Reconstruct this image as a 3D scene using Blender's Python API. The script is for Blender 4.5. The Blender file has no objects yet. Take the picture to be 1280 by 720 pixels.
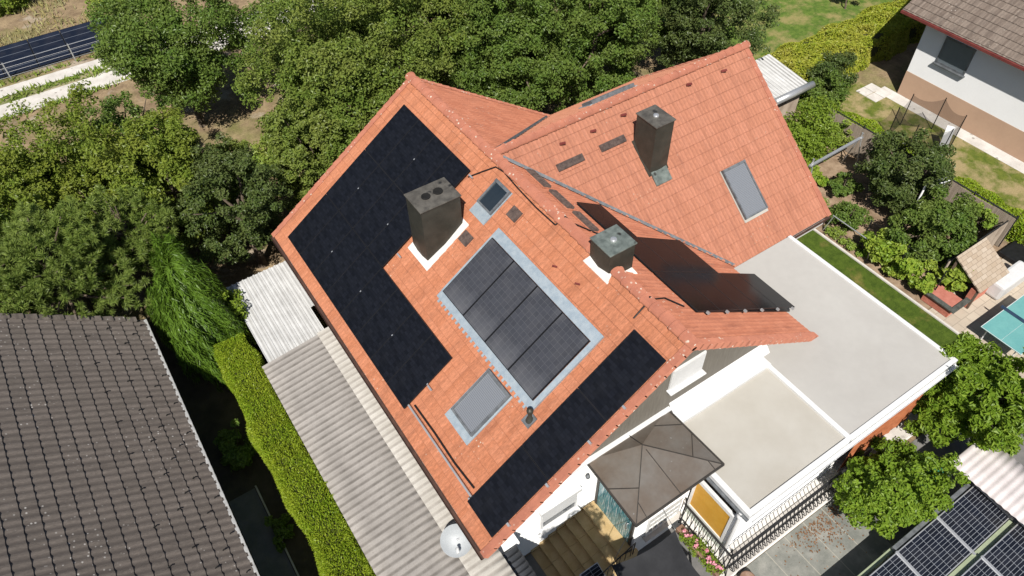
import bpy, bmesh, math, random
import numpy as np
from mathutils import Vector, Matrix
R = math.radians
random.seed(7)
rng = np.random.default_rng(11)
scene = bpy.context.scene
col = scene.collection

# ------------------------------------------------------------------ camera, sky, sun, exposure
cam_d = bpy.data.cameras.new('camera')
cam = bpy.data.objects.new('camera', cam_d)
col.objects.link(cam)
cam_d.sensor_width = 36.0
cam_d.lens = 26.056
cam_d.clip_start = 0.1
cam_d.clip_end = 2000
_R = Vector((0.82998824, -0.55751214, -0.01731271))
_U = Vector((0.42553701, 0.61283529, 0.6658462))
_F = Vector((0.3606075, 0.56001172, -0.74588813))
m3 = Matrix((_R, _U, -_F)).transposed()
cam.matrix_world = Matrix.Translation((-9.352, -6.601, 21.588)) @ m3.to_4x4()
scene.camera = cam

SUN = Vector((-0.372, -0.490, 0.788)).normalized()      # towards the sun
w = bpy.data.worlds.new('World')
scene.world = w
w.use_nodes = True
nt = w.node_tree
sky = nt.nodes.new('ShaderNodeTexSky')
sky.sky_type = 'NISHITA'
sky.sun_disc = False
sky.sun_elevation = math.asin(SUN.z)
sky.sun_rotation = math.atan2(SUN.x, SUN.y)
bg = nt.nodes['Background']
bg.inputs['Strength'].default_value = 0.062
nt.links.new(sky.outputs[0], bg.inputs['Color'])
sl = bpy.data.lights.new('sun', 'SUN')
sl.energy = 4.9
sl.angle = R(0.53)
sl.color = (1.0, 0.955, 0.89)
so = bpy.data.objects.new('sun', sl)
col.objects.link(so)
so.rotation_euler = (-SUN).to_track_quat('-Z', 'Y').to_euler()
so.location = (0, 0, 60)
vs = scene.view_settings
vs.view_transform = 'Standard'
vs.look = 'None'
vs.exposure = 0.0
vs.gamma = 1.0
vs.use_curve_mapping = False

# ------------------------------------------------------------------ node material helpers
class NT:
    def __init__(s, name):
        s.m = bpy.data.materials.new(name)
        s.m.use_nodes = True
        s.t = s.m.node_tree
        s.b = s.t.nodes['Principled BSDF']
        s._tc = None
    def n(s, typ, **kw):
        x = s.t.nodes.new(typ)
        for k, v in kw.items():
            setattr(x, k, v)
        return x
    def set(s, sock, v):
        if isinstance(v, bpy.types.NodeSocket):
            s.t.links.new(v, sock)
        elif v is not None:
            if sock.type == 'RGBA' and len(v) == 3:
                v = (*v, 1)
            sock.default_value = v
    def obj(s):
        if s._tc is None:
            s._tc = s.n('ShaderNodeTexCoord').outputs['Object']
        return s._tc
    def scale(s, vec, sc):
        x = s.n('ShaderNodeVectorMath', operation='MULTIPLY')
        s.set(x.inputs[0], vec); x.inputs[1].default_value = sc
        return x.outputs[0]
    def noise(s, vec, scale, detail=4, rough=.6, dist=0):
        x = s.n('ShaderNodeTexNoise')
        s.set(x.inputs['Vector'], vec)
        x.inputs['Scale'].default_value = scale
        x.inputs['Detail'].default_value = detail
        x.inputs['Roughness'].default_value = rough
        x.inputs['Distortion'].default_value = dist
        return x.outputs['Fac']
    def voro(s, vec, scale, out='Distance'):
        x = s.n('ShaderNodeTexVoronoi')
        s.set(x.inputs['Vector'], vec)
        x.inputs['Scale'].default_value = scale
        return x.outputs[out]
    def ramp(s, fac, a, b, va=0.0, vb=1.0):
        x = s.n('ShaderNodeMapRange')
        s.set(x.inputs[0], fac)
        x.inputs[1].default_value = a; x.inputs[2].default_value = b
        x.inputs[3].default_value = va; x.inputs[4].default_value = vb
        return x.outputs[0]
    def math(s, op, a, b=0.0):
        x = s.n('ShaderNodeMath', operation=op)
        s.set(x.inputs[0], a); s.set(x.inputs[1], b)
        return x.outputs[0]
    def mix(s, fac, a, b, mode='MIX'):
        x = s.n('ShaderNodeMix', data_type='RGBA', blend_type=mode)
        s.set(x.inputs[0], fac); s.set(x.inputs[6], a); s.set(x.inputs[7], b)
        return x.outputs[2]
    def sep(s, vec):
        x = s.n('ShaderNodeSeparateXYZ'); s.set(x.inputs[0], vec)
        return x.outputs
    def comb(s, a, b, c=0.0):
        x = s.n('ShaderNodeCombineXYZ')
        s.set(x.inputs[0], a); s.set(x.inputs[1], b); s.set(x.inputs[2], c)
        return x.outputs[0]
    def white(s, vec):
        x = s.n('ShaderNodeTexWhiteNoise'); s.set(x.inputs['Vector'], vec)
        return x.outputs['Value']
    def bump(s, h, strength=.3, dist=.02):
        x = s.n('ShaderNodeBump')
        s.set(x.inputs['Height'], h)
        x.inputs['Strength'].default_value = strength
        x.inputs['Distance'].default_value = dist
        s.t.links.new(x.outputs[0], s.b.inputs['Normal'])
    def fin(s, color, rough=.7, metal=0.0, spec=.5):
        s.set(s.b.inputs['Base Color'], color)
        s.set(s.b.inputs['Roughness'], rough)
        s.b.inputs['Metallic'].default_value = metal
        s.b.inputs['Specular IOR Level'].default_value = spec
        if isinstance(rough, float) and rough >= .7:
            s.b.inputs['Diffuse Roughness'].default_value = .9
        return s.m

def gmat(name, c1, c2, scale=3, rough=.7, metal=0, bump=0, bscale=None, spec=.4, lo=.35, hi=.65, spots=None, spot_scale=8, spot_t=.12, grain=.05):
    t = NT(name)
    o = t.obj()
    f = t.ramp(t.noise(o, scale), lo, hi)
    c = t.mix(f, c1, c2)
    f2 = t.ramp(t.noise(o, scale * 9, 3), .3, .7, 1 - grain, 1 + grain)
    c = t.mix(1.0, c, t.comb(f2, f2, f2), 'MULTIPLY')
    if spots:
        d = t.voro(o, spot_scale)
        n2 = t.noise(o, scale * .7)
        k = t.math('MULTIPLY', t.ramp(d, spot_t, spot_t * .6), t.ramp(n2, .45, .6))
        c = t.mix(k, c, spots)
    if bump:
        t.bump(t.noise(o, bscale or scale * 12, 5), bump)
    return t.fin(c, rough, metal, spec)

def tilemat(name, ca, cb, cdark, clichen, tw, cl, rough=.75, stain=.5, lichen=.0, lich_scale=7, streak=.6, rib=.15, ribk=.25, line=.5, joint=.3):
    """roof tile: every tile its own shade, weather stains running down the slope, lichen"""
    t = NT(name)
    o = t.obj()
    x, y, z = t.sep(o)
    tu = t.math('FLOOR', t.math('DIVIDE', x, tw))
    tv = t.math('FLOOR', t.math('DIVIDE', y, cl))
    rnd = t.white(t.comb(tu, tv))
    c = t.mix(rnd, ca, cb)
    st = t.noise(t.scale(o, (3.2, .55, 1)), 1.1, 5, .65)
    c = t.mix(t.math('MULTIPLY', t.ramp(st, .5, .74), stain), c, cdark)
    fine = t.noise(t.scale(o, (14, 4, 6)), 2.2, 4, .7)
    f = t.ramp(fine, .25, .75, 1 - .28 * streak, 1 + .2 * streak)
    c = t.mix(1.0, c, t.comb(f, f, f), 'MULTIPLY')
    # darker bands in the pans, thin dark lines at the side joints
    fx = t.math('FRACT', t.math('DIVIDE', x, rib))
    pan = t.ramp(t.math('COSINE', t.math('MULTIPLY', t.math('SUBTRACT', fx, .75), 6.2832)), -.2, 1)
    c = t.mix(t.math('MULTIPLY', pan, ribk), c, cdark)
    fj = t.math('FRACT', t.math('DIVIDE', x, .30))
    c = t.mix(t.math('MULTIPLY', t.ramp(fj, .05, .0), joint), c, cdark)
    # shadow gap under each overlap, painted in as a dark line
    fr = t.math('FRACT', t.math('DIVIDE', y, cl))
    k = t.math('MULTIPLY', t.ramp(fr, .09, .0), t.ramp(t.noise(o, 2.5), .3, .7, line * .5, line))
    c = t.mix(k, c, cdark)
    if lichen:
        d = t.voro(o, lich_scale)
        n2 = t.noise(o, .55, 4)
        k = t.math('MULTIPLY', t.ramp(d, .20, .09), t.ramp(n2, .57 - .1 * lichen, .70 - .1 * lichen))
        c = t.mix(t.math('MULTIPLY', k, .85), c, clichen)
    t.bump(t.noise(o, 40, 4), .25, .01)
    return t.fin(c, rough, 0, .3)

def leafmat(name, ca, cb, cc, trans=.3, rough=.5, gain=1.9):
    ca, cb, cc = [tuple(min(.5, x * gain) for x in c) for c in (ca, cb, cc)]
    t = NT(name)
    g = t.n('ShaderNodeNewGeometry')
    r = g.outputs['Random Per Island']
    nz = t.ramp(t.noise(t.obj(), .8, 3), .35, .65)
    c = t.mix(r, ca, cb)
    c = t.mix(t.math('MULTIPLY', nz, .5), c, cc)
    t.fin(c, rough - .08, 0, .3)
    tr = t.n('ShaderNodeBsdfTranslucent')
    c2 = t.mix(.35, c, (.25, .32, .02))
    t.set(tr.inputs[0], c2)
    mx = t.n('ShaderNodeMixShader')
    mx.inputs[0].default_value = trans
    t.t.links.new(t.b.outputs[0], mx.inputs[1])
    t.t.links.new(tr.outputs[0], mx.inputs[2])
    out = [x for x in t.t.nodes if x.type == 'OUTPUT_MATERIAL'][0]
    t.t.links.new(mx.outputs[0], out.inputs[0])
    return t.m

def pvmat(name, cell, line, nu, nv, su, sv, rough, lw=.012, var=.5, spec=.5, dust_=.05, painted_glare=0):
    """photovoltaic glass: cells with thin grid lines, cells of su x sv metres"""
    t = NT(name)
    o = t.obj()
    x, y, z = t.sep(o)
    fx = t.math('FRACT', t.math('DIVIDE', x, su))
    fy = t.math('FRACT', t.math('DIVIDE', y, sv))
    lx = t.math('LESS_THAN', fx, lw / su)
    ly = t.math('LESS_THAN', fy, lw / sv)
    k = t.math('MAXIMUM', lx, ly)
    rnd = t.white(t.comb(t.math('FLOOR', t.math('DIVIDE', x, su)), t.math('FLOOR', t.math('DIVIDE', y, sv))))
    f = t.ramp(rnd, 0, 1, 1 - var, 1 + var)
    c = t.mix(1.0, cell, t.comb(f, f, f), 'MULTIPLY')
    c = t.mix(k, c, line)
    dust = t.noise(o, 1.3, 5)
    c = t.mix(t.ramp(dust, .45, .8, 0, dust_), c, (.5, .45, .4))
    if painted_glare:
        c = t.mix(t.ramp(t.noise(t.scale(o, (1.1, .35, 1)), .7, 1, .4, .2), .40, .72, 0, painted_glare), c, (.42, .42, .43))  # cloud reflections painted into the glass colour as pale patches
    rr = t.ramp(t.noise(o, 2.0, 3), .3, .7, rough * .8, rough * 1.25)
    return t.fin(c, rr, 0, spec)

M = {}
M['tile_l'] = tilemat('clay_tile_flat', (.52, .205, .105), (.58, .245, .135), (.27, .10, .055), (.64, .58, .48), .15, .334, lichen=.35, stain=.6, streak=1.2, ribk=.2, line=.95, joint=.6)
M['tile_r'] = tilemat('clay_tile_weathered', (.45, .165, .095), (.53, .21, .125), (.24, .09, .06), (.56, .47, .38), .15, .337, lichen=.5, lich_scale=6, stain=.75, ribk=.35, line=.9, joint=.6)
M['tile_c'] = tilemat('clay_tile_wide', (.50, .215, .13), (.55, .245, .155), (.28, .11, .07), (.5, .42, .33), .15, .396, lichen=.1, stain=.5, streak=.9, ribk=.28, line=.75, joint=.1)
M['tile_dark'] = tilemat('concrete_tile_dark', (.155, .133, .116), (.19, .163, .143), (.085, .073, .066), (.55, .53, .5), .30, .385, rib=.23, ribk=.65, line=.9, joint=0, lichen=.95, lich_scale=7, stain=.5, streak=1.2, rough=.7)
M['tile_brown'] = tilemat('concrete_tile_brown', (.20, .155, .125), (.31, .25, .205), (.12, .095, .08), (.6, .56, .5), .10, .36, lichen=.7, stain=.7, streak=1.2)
M['ridge'] = gmat('ridge_tile', (.50, .20, .125), (.40, .155, .10), 2.5, .75, bump=.3, bscale=30, spots=(.66, .6, .5), spot_scale=7, spot_t=.26)
M['pv_black'] = pvmat('pv_shingled_black', (.0085, .0095, .0135), (.005, .0055, .008), 6, 12, .157, .085, .36, lw=.006, var=.34, spec=.3, dust_=.004)
M['pv_mono'] = pvmat('pv_black_glossy', (.010, .010, .013), (.004, .004, .005), 6, 10, .19, .19, .15, lw=.004, var=.1, spec=.05, dust_=.004)
M['pv_grid'] = pvmat('pv_half_cut', (.012, .014, .022), (.30, .32, .35), 6, 10, .29, .095, .12, lw=.010, var=.25)
M['pv_coll'] = pvmat('collector_glass', (.058, .060, .070), (.115, .118, .125), 6, 10, .157, .157, .16, lw=.006, var=.10, spec=.6, painted_glare=.5)
M['frame_black'] = gmat('black_anodised', (.014, .014, .016), (.02, .02, .023), 5, .4)
M['alu'] = gmat('aluminium', (.62, .63, .64), (.7, .7, .7), 4, .35, .6)
M['zinc'] = gmat('zinc_flashing', (.40, .48, .54), (.52, .59, .63), 6, .5, .35, bump=.2)
M['lead'] = gmat('lead_flashing', (.13, .14, .15), (.22, .235, .25), 5, .6, .25, bump=.4)
M['shutter'] = None
M['chim_dark'] = gmat('chimney_cladding', (.058, .058, .047), (.088, .084, .068), 2.2, .5, .35, bump=.05)
M['chim_cap'] = gmat('chimney_cap', (.10, .092, .08), (.19, .175, .15), 4, .6, .3, bump=.2, spots=(.03, .03, .03), spot_scale=3, spot_t=.3)
M['chim_green'] = gmat('patinated_copper', (.15, .175, .16), (.27, .31, .28), 5, .55, .35, spots=(.05, .05, .045), spot_scale=4, spot_t=.3)
M['hole'] = gmat('soot', (.008, .008, .008), (.015, .014, .013), 5, .9)
M['white_metal'] = gmat('white_sheet_metal', (.78, .78, .77), (.84, .84, .83), 2, .4, 0)
M['white_wall'] = gmat('white_render', (.86, .86, .85), (.88, .88, .87), 1.5, .85, bump=.05, bscale=60, grain=.015)
M['mortar'] = gmat('white_mortar', (.68, .66, .62), (.8, .78, .75), 7, .85, bump=.4)
M['cladding'] = None
M['membrane'] = gmat('grey_roof_membrane', (.43, .415, .39), (.47, .458, .432), .45, .7, grain=.02)
M['membrane_tan'] = gmat('tan_roof_membrane', (.45, .425, .375), (.50, .48, .435), .6, .7, grain=.012)
M['copper'] = gmat('brown_copper_sheet', (.21, .165, .128), (.27, .245, .215), .9, .42, .4, bump=.03, spots=(.42, .42, .4), spot_scale=4.5, spot_t=.12)
M['seam'] = gmat('dark_seam', (.06, .055, .05), (.09, .08, .07), 5, .5, .3)
M['gutter'] = gmat('dark_gutter', (.09, .055, .045), (.14, .08, .06), 4, .5, .3)
M['gutter_red'] = gmat('red_brown_gutter', (.20, .05, .045), (.27, .07, .06), 4, .4, .1)
M['wood_dark'] = gmat('dark_timber', (.10, .07, .05), (.17, .12, .085), 6, .7, bump=.2)
M['orange'] = gmat('orange_blind', (.66, .34, .035), (.72, .40, .06), 3, .5)
M['brickorange'] = gmat('terracotta_curtain', (.30, .095, .04), (.42, .15, .065), 5, .8, bump=.3)
M['glass'] = gmat('window_glass', (.02, .03, .04), (.03, .04, .05), 1, .04, spec=.8)
M['glass_teal'] = None
M['iron'] = gmat('wrought_iron', (.03, .03, .032), (.05, .05, .052), 5, .5, .4)
M['greenwhite'] = gmat('pale_green_panel', (.60, .66, .58), (.66, .71, .63), 3, .6)
M['sandstone'] = gmat('sandstone_step', (.50, .36, .17), (.58, .44, .24), 3, .8, bump=.25)
M['tan_wall'] = gmat('tan_plinth_render', (.50, .335, .23), (.54, .365, .25), 1.2, .9, bump=.08, bscale=50, grain=.02)
M['asbestos'] = gmat('weathered_fibre_cement', (.34, .305, .275), (.45, .41, .375), 2.2, .9, bump=.35, bscale=40, spots=(.24, .2, .17), spot_scale=6, spot_t=.2)
M['asbestos_l'] = gmat('pale_fibre_cement', (.52, .49, .44), (.64, .61, .55), 2.2, .9, bump=.35, bscale=40, spots=(.33, .29, .25), spot_scale=6, spot_t=.16)
M['pinkcorr'] = gmat('pale_pink_sheet', (.66, .60, .59), (.73, .67, .66), 1.5, .5)
M['whitecorr'] = gmat('white_corrugated', (.64, .64, .62), (.76, .76, .74), 2, .65, bump=.2, spots=(.28, .26, .23), spot_scale=3.2, spot_t=.2)
M['darkcorr'] = gmat('anthracite_sheet', (.075, .08, .088), (.10, .105, .115), 2, .4, .3)
M['paver_slate'] = None
M['concrete'] = gmat('pale_concrete', (.52, .49, .45), (.64, .61, .57), 1.5, .9, bump=.3, bscale=25, spots=(.3, .27, .24), spot_scale=2.5, spot_t=.22)
M['soil'] = gmat('garden_soil', (.20, .135, .085), (.36, .265, .18), 2.2, .95, bump=.6, bscale=14)
M['soil_dark'] = gmat('dark_soil', (.06, .05, .038), (.11, .09, .065), 1.5, .95, bump=.5, bscale=12)  # darker brown than the garden soil
M['slab_grey'] = gmat('grey_alley_paving', (.16, .16, .155), (.22, .21, .2), 2, .9, bump=.3)
M['plastic_black'] = gmat('black_plastic', (.012, .012, .013), (.02, .02, .022), 5, .45)
M['sail'] = gmat('black_shade_cloth', (.020, .021, .024), (.034, .035, .039), 2, .75, bump=.1, bscale=60)
M['white_plastic'] = gmat('white_plastic', (.74, .74, .73), (.8, .8, .79), 3, .4)
M['dishmat'] = gmat('pale_dish_paint', (.40, .425, .44), (.46, .485, .50), 3, .45)
M['teal_top'] = gmat('teal_table_top', (.15, .40, .39), (.18, .44, .42), 2, .5)
M['brick'] = gmat('red_brick', (.40, .13, .085), (.52, .20, .14), 7, .85, bump=.3)
M['shingle'] = None
M['reed'] = None
M['rope_net'] = None
M['greenpaint'] = gmat('pale_green_steel', (.32, .37, .24), (.38, .43, .29), 3, .5)
M['green_plastic'] = gmat('green_plastic', (.03, .2, .12), (.05, .26, .16), 3, .4)
M['bark'] = gmat('bark', (.11, .085, .06), (.2, .155, .115), 6, .95, bump=.6, bscale=30)
M['hedge_core'] = gmat('hedge_twigs', (.03, .035, .012), (.05, .05, .02), 6, .95)
M['tan_path'] = None
M['flower'] = gmat('pink_petal', (.75, .22, .33), (.85, .5, .55), 30, .6)
M['skin_brown'] = gmat('brown_pottery', (.22, .13, .09), (.3, .19, .13), 8, .6)

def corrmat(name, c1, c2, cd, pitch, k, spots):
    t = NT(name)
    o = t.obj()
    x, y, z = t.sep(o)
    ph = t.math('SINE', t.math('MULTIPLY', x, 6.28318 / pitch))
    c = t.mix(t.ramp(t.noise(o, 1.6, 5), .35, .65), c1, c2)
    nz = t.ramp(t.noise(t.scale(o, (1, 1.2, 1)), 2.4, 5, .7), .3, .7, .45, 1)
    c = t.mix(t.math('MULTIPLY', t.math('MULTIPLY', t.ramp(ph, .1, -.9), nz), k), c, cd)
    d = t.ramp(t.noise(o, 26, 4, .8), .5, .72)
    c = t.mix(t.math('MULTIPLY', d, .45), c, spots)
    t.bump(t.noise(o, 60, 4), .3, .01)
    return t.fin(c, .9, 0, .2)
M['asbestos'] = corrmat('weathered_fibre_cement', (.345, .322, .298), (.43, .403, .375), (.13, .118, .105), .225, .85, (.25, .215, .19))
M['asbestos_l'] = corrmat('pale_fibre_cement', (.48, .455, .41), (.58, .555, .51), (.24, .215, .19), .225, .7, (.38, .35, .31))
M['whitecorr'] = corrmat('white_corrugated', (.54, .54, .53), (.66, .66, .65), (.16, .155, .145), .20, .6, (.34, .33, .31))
def mk_special():
    t = NT('roller_shutter')                    # fine slats
    x, y, z = t.sep(t.obj())
    f = t.math('FRACT', t.math('DIVIDE', y, .052))
    k = t.ramp(t.math('ABSOLUTE', t.math('SUBTRACT', f, .5)), .3, .5)
    t.bump(k, .6, .01)
    M['shutter'] = t.fin(t.mix(t.math('MULTIPLY', k, .55), (.35, .37, .40), (.2, .21, .23)), .4, .4)
    t = NT('taupe_timber_cladding')
    x, y, z = t.sep(t.obj())
    f = t.math('FRACT', t.math('DIVIDE', x, .125))
    k = t.ramp(f, .0, .1, 1, 0)
    nz = t.noise(t.scale(t.obj(), (6, 1, .6)), 3, 4)
    c = t.mix(t.ramp(nz, .3, .7), (.105, .094, .077), (.14, .127, .104))
    c = t.mix(t.math('MULTIPLY', k, .7), c, (.1, .09, .075))
    M['cladding'] = t.fin(c, .7)
    t = NT('patterned_door_glass')
    nz = t.noise(t.scale(t.obj(), (1, 16, .9)), 2.2, 4, .7)
    c = t.mix(t.ramp(nz, .38, .5), (.02, .11, .15), (.09, .30, .34))
    c = t.mix(t.ramp(nz, .54, .6), c, (.62, .68, .68))
    M['glass_teal'] = t.fin(c, .15, 0, .6)
    t = NT('slate_paving')
    o = t.obj()
    bk = t.n('ShaderNodeTexBrick')
    bk.offset = .0
    t.set(bk.inputs['Vector'], o)
    bk.inputs['Scale'].default_value = 1
    bk.inputs['Brick Width'].default_value = .80
    bk.inputs['Row Height'].default_value = 3.9
    bk.inputs['Mortar Size'].default_value = .014
    bk.inputs['Color1'].default_value = (.20, .21, .19, 1)
    bk.inputs['Color2'].default_value = (.25, .25, .225, 1)
    bk.inputs['Mortar'].default_value = (.40, .38, .32, 1)
    nz = t.noise(o, 1.4, 6, .65)
    c = t.mix(t.ramp(nz, .42, .72, 0, .75), bk.outputs[0], (.43, .42, .38))
    nz3 = t.noise(o, 2.6, 5, .7)
    c = t.mix(t.ramp(nz3, .55, .75, 0, .6), c, (.12, .13, .12))
    t.bump(t.noise(o, 18, 5), .3)
    M['paver_slate'] = t.fin(c, .75)
    t = NT('tan_garden_paving')
    o = t.obj()
    bk = t.n('ShaderNodeTexBrick')
    t.set(bk.inputs['Vector'], o)
    bk.inputs['Scale'].default_value = 1
    bk.inputs['Brick Width'].default_value = .5
    bk.inputs['Row Height'].default_value = .35
    bk.inputs['Mortar Size'].default_value = .012
    bk.inputs['Color1'].default_value = (.46, .39, .31, 1)
    bk.inputs['Color2'].default_value = (.54, .47, .38, 1)
    bk.inputs['Mortar'].default_value = (.34, .29, .23, 1)
    nz = t.noise(o, 1.7, 6, .65)
    c = t.mix(t.ramp(nz, .45, .75, 0, .5), bk.outputs[0], (.36, .3, .24))
    M['tan_path'] = t.fin(c, .85)
    t = NT('wood_shingle')
    o = t.obj()
    bk = t.n('ShaderNodeTexBrick')
    t.set(bk.inputs['Vector'], o)
    bk.inputs['Scale'].default_value = 1
    bk.inputs['Brick Width'].default_value = .3
    bk.inputs['Row Height'].default_value = .16
    bk.inputs['Mortar Size'].default_value = .006
    bk.inputs['Color1'].default_value = (.42, .33, .24, 1)
    bk.inputs['Color2'].default_value = (.52, .44, .35, 1)
    bk.inputs['Mortar'].default_value = (.2, .15, .11, 1)
    M['shingle'] = t.fin(bk.outputs[0], .85)
    t = NT('reed_screen')
    o = t.obj()
    nz = t.noise(t.scale(o, (1, 40, .6)), 1.6, 3, .6)
    c = t.mix(t.ramp(nz, .3, .7), (.20, .155, .115), (.42, .35, .28))
    t.bump(nz, .5, .02)
    M['reed'] = t.fin(c, .9)
    t = NT('black_net')
    t.fin((.012, .012, .012), .8)
    t.b.inputs['Alpha'].default_value = .4
    M['rope_net'] = t.m
mk_special()

L = {}
L['maple'] = leafmat('leaf_maple', (.062, .104, .016), (.125, .168, .030), (.15, .155, .04), .28)
L['maple_g'] = leafmat('leaf_deep_green', (.045, .088, .015), (.092, .145, .026), (.115, .135, .033), .27)
L['olive'] = leafmat('leaf_olive', (.068, .112, .014), (.14, .185, .026), (.165, .165, .03), .3)
L['bright'] = leafmat('leaf_bright', (.078, .125, .013), (.150, .195, .024), (.13, .19, .022), .3)
L['dark'] = leafmat('leaf_dark', (.032, .056, .014), (.068, .094, .024), (.08, .09, .03), .2)
L['pine'] = leafmat('needle_pine', (.075, .118, .024), (.155, .20, .042), (.15, .185, .05), .25)
L['thuja'] = leafmat('thuja_strand', (.04, .082, .009), (.08, .14, .015), (.075, .125, .016), .22)
L['hedge'] = leafmat('hedge_yellow_green', (.13, .23, .012), (.25, .35, .025), (.28, .31, .03), .35, gain=1.6)
L['hedge2'] = leafmat('hedge_olive', (.14, .19, .016), (.25, .27, .03), (.36, .22, .05), .28)
L['vine'] = leafmat('vine_leaf', (.10, .18, .018), (.20, .28, .03), (.24, .28, .05), .35)
L['citrus'] = leafmat('citrus_leaf', (.075, .135, .012), (.155, .22, .024), (.12, .185, .02), .32)
L['dry'] = leafmat('dry_stalk', (.24, .18, .08), (.40, .30, .14), (.30, .26, .09), .2, .8)
L['weed'] = leafmat('weed_leaf', (.09, .16, .02), (.17, .24, .035), (.22, .22, .06), .3)

# ------------------------------------------------------------------ object helpers
W = {}
def tag(o, label, cat, group=None):
    o['label'] = label
    o['category'] = cat
    if group:
        o['group'] = group
    return o
def thing(name, label, cat, loc=(0, 0, 0), group=None):
    o = bpy.data.objects.new(name, None)
    o.empty_display_size = .3
    col.objects.link(o)
    o.location = loc
    W[o.name] = Matrix.Translation(loc)
    return tag(o, label, cat, group)

class MB:
    """collects boxes, prisms, tubes ... of one mesh"""
    def __init__(s):
        s.v = []; s.f = []; s.mi = []; s.smooth = []; s.cur = 0
    def add(s, vs, fs, smooth=False):
        b = len(s.v)
        s.v += [tuple(p) for p in vs]
        for f in fs:
            s.f.append(tuple(i + b for i in f)); s.mi.append(s.cur); s.smooth.append(smooth)
        return s
    def box(s, x0, x1, y0, y1, z0, z1):
        vs = [(x, y, z) for z in (z0, z1) for y in (y0, y1) for x in (x0, x1)]
        return s.add(vs, [(0, 2, 3, 1), (4, 5, 7, 6), (0, 1, 5, 4), (2, 6, 7, 3), (0, 4, 6, 2), (1, 3, 7, 5)])
    def prism(s, poly, d):
        """closed polygon (3D points, counter-clockwise seen from +d) extruded by -d"""
        n = len(poly); d = Vector(d)
        a = [Vector(p) for p in poly]; b = [p - d for p in a]
        fs = [tuple(range(n)), tuple(range(2 * n - 1, n - 1, -1))]
        for i in range(n):
            j = (i + 1) % n
            fs.append((i, i + n, j + n, j))
        return s.add(a + b, fs)
    def beam(s, p, q, wd, ht, up=(0, 0, 1)):
        p = Vector(p); q = Vector(q); t = (q - p).normalized()
        a = t.cross(Vector(up))
        if a.length < 1e-4:
            a = t.cross(Vector((1, 0, 0)))
        a.normalize(); b = a.cross(t).normalized()
        vs = []
        for c in (p, q):
            for i, j in ((-1, -1), (1, -1), (1, 1), (-1, 1)):
                vs.append(c + a * (i * wd / 2) + b * (j * ht / 2))
        return s.add(vs, [(0, 1, 2, 3), (7, 6, 5, 4), (0, 4, 5, 1), (1, 5, 6, 2), (2, 6, 7, 3), (3, 7, 4, 0)])
    def tube(s, path, r, n=6, cap=True):
        pts = [Vector(p) for p in path]
        rs = r if isinstance(r, (list, tuple)) else [r] * len(pts)
        vs = []; fs = []
        ref = None
        for i, p in enumerate(pts):
            t = (pts[min(i + 1, len(pts) - 1)] - pts[max(i - 1, 0)])
            t = t.normalized() if t.length > 1e-9 else Vector((0, 0, 1))
            if ref is None:
                ref = t.cross(Vector((.31, .22, .93)))
                if ref.length < .05:
                    ref = t.cross(Vector((1, 0, 0)))
            a = (ref - t * ref.dot(t)).normalized(); ref = a
            b = t.cross(a)
            for k in range(n):
                an = 2 * math.pi * k / n
                vs.append(p + (a * math.cos(an) + b * math.sin(an)) * rs[i])
        for i in range(len(pts) - 1):
            for k in range(n):
                k2 = (k + 1) % n
                fs.append((i * n + k, i * n + k2, (i + 1) * n + k2, (i + 1) * n + k))
        s.add(vs, fs, True)
        if cap:
            m = len(pts) - 1
            s.add([vs[k] for k in range(n)], [tuple(range(n - 1, -1, -1))])
            s.add([vs[m * n + k] for k in range(n)], [tuple(range(n))])
        return s
    def lathe(s, prof, c, n=16, axis=(0, 0, 1), cap=False):
        ax = Vector(axis).normalized()
        a = ax.cross(Vector((.3, .8, .1))).normalized(); b = ax.cross(a)
        c = Vector(c); vs = []; fs = []
        for r, h in prof:
            for k in range(n):
                an = 2 * math.pi * k / n
                vs.append(c + ax * h + (a * math.cos(an) + b * math.sin(an)) * r)
        for i in range(len(prof) - 1):
            for k in range(n):
                k2 = (k + 1) % n
                fs.append((i * n + k, i * n + k2, (i + 1) * n + k2, (i + 1) * n + k))
        return s.add(vs, fs, True)
    def bevel_box(s, x0, x1, y0, y1, z0, z1, b=.02):
        bm = bmesh.new()
        bmesh.ops.create_cube(bm, size=1)
        for v in bm.verts:
            v.co = Vector(((x0 + x1) / 2 + v.co.x * (x1 - x0), (y0 + y1) / 2 + v.co.y * (y1 - y0), (z0 + z1) / 2 + v.co.z * (z1 - z0)))
        bmesh.ops.bevel(bm, geom=bm.edges[:] , offset=b, segments=2, affect='EDGES', profile=.6)
        bm.verts.index_update()
        s.add([v.co[:] for v in bm.verts], [[v.index for v in f.verts] for f in bm.faces])
        bm.free()
        return s
    def build(s, name, mat, parent=None, M4=None, kind=None):
        me = bpy.data.meshes.new(name)
        me.from_pydata(s.v, [], s.f)
        mats = mat if isinstance(mat, (list, tuple)) else [mat]
        for m in mats:
            me.materials.append(m)
        me.polygons.foreach_set('material_index', s.mi)
        me.polygons.foreach_set('use_smooth', s.smooth)
        me.update()
        return place(name, me, parent, M4, kind)

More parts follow.
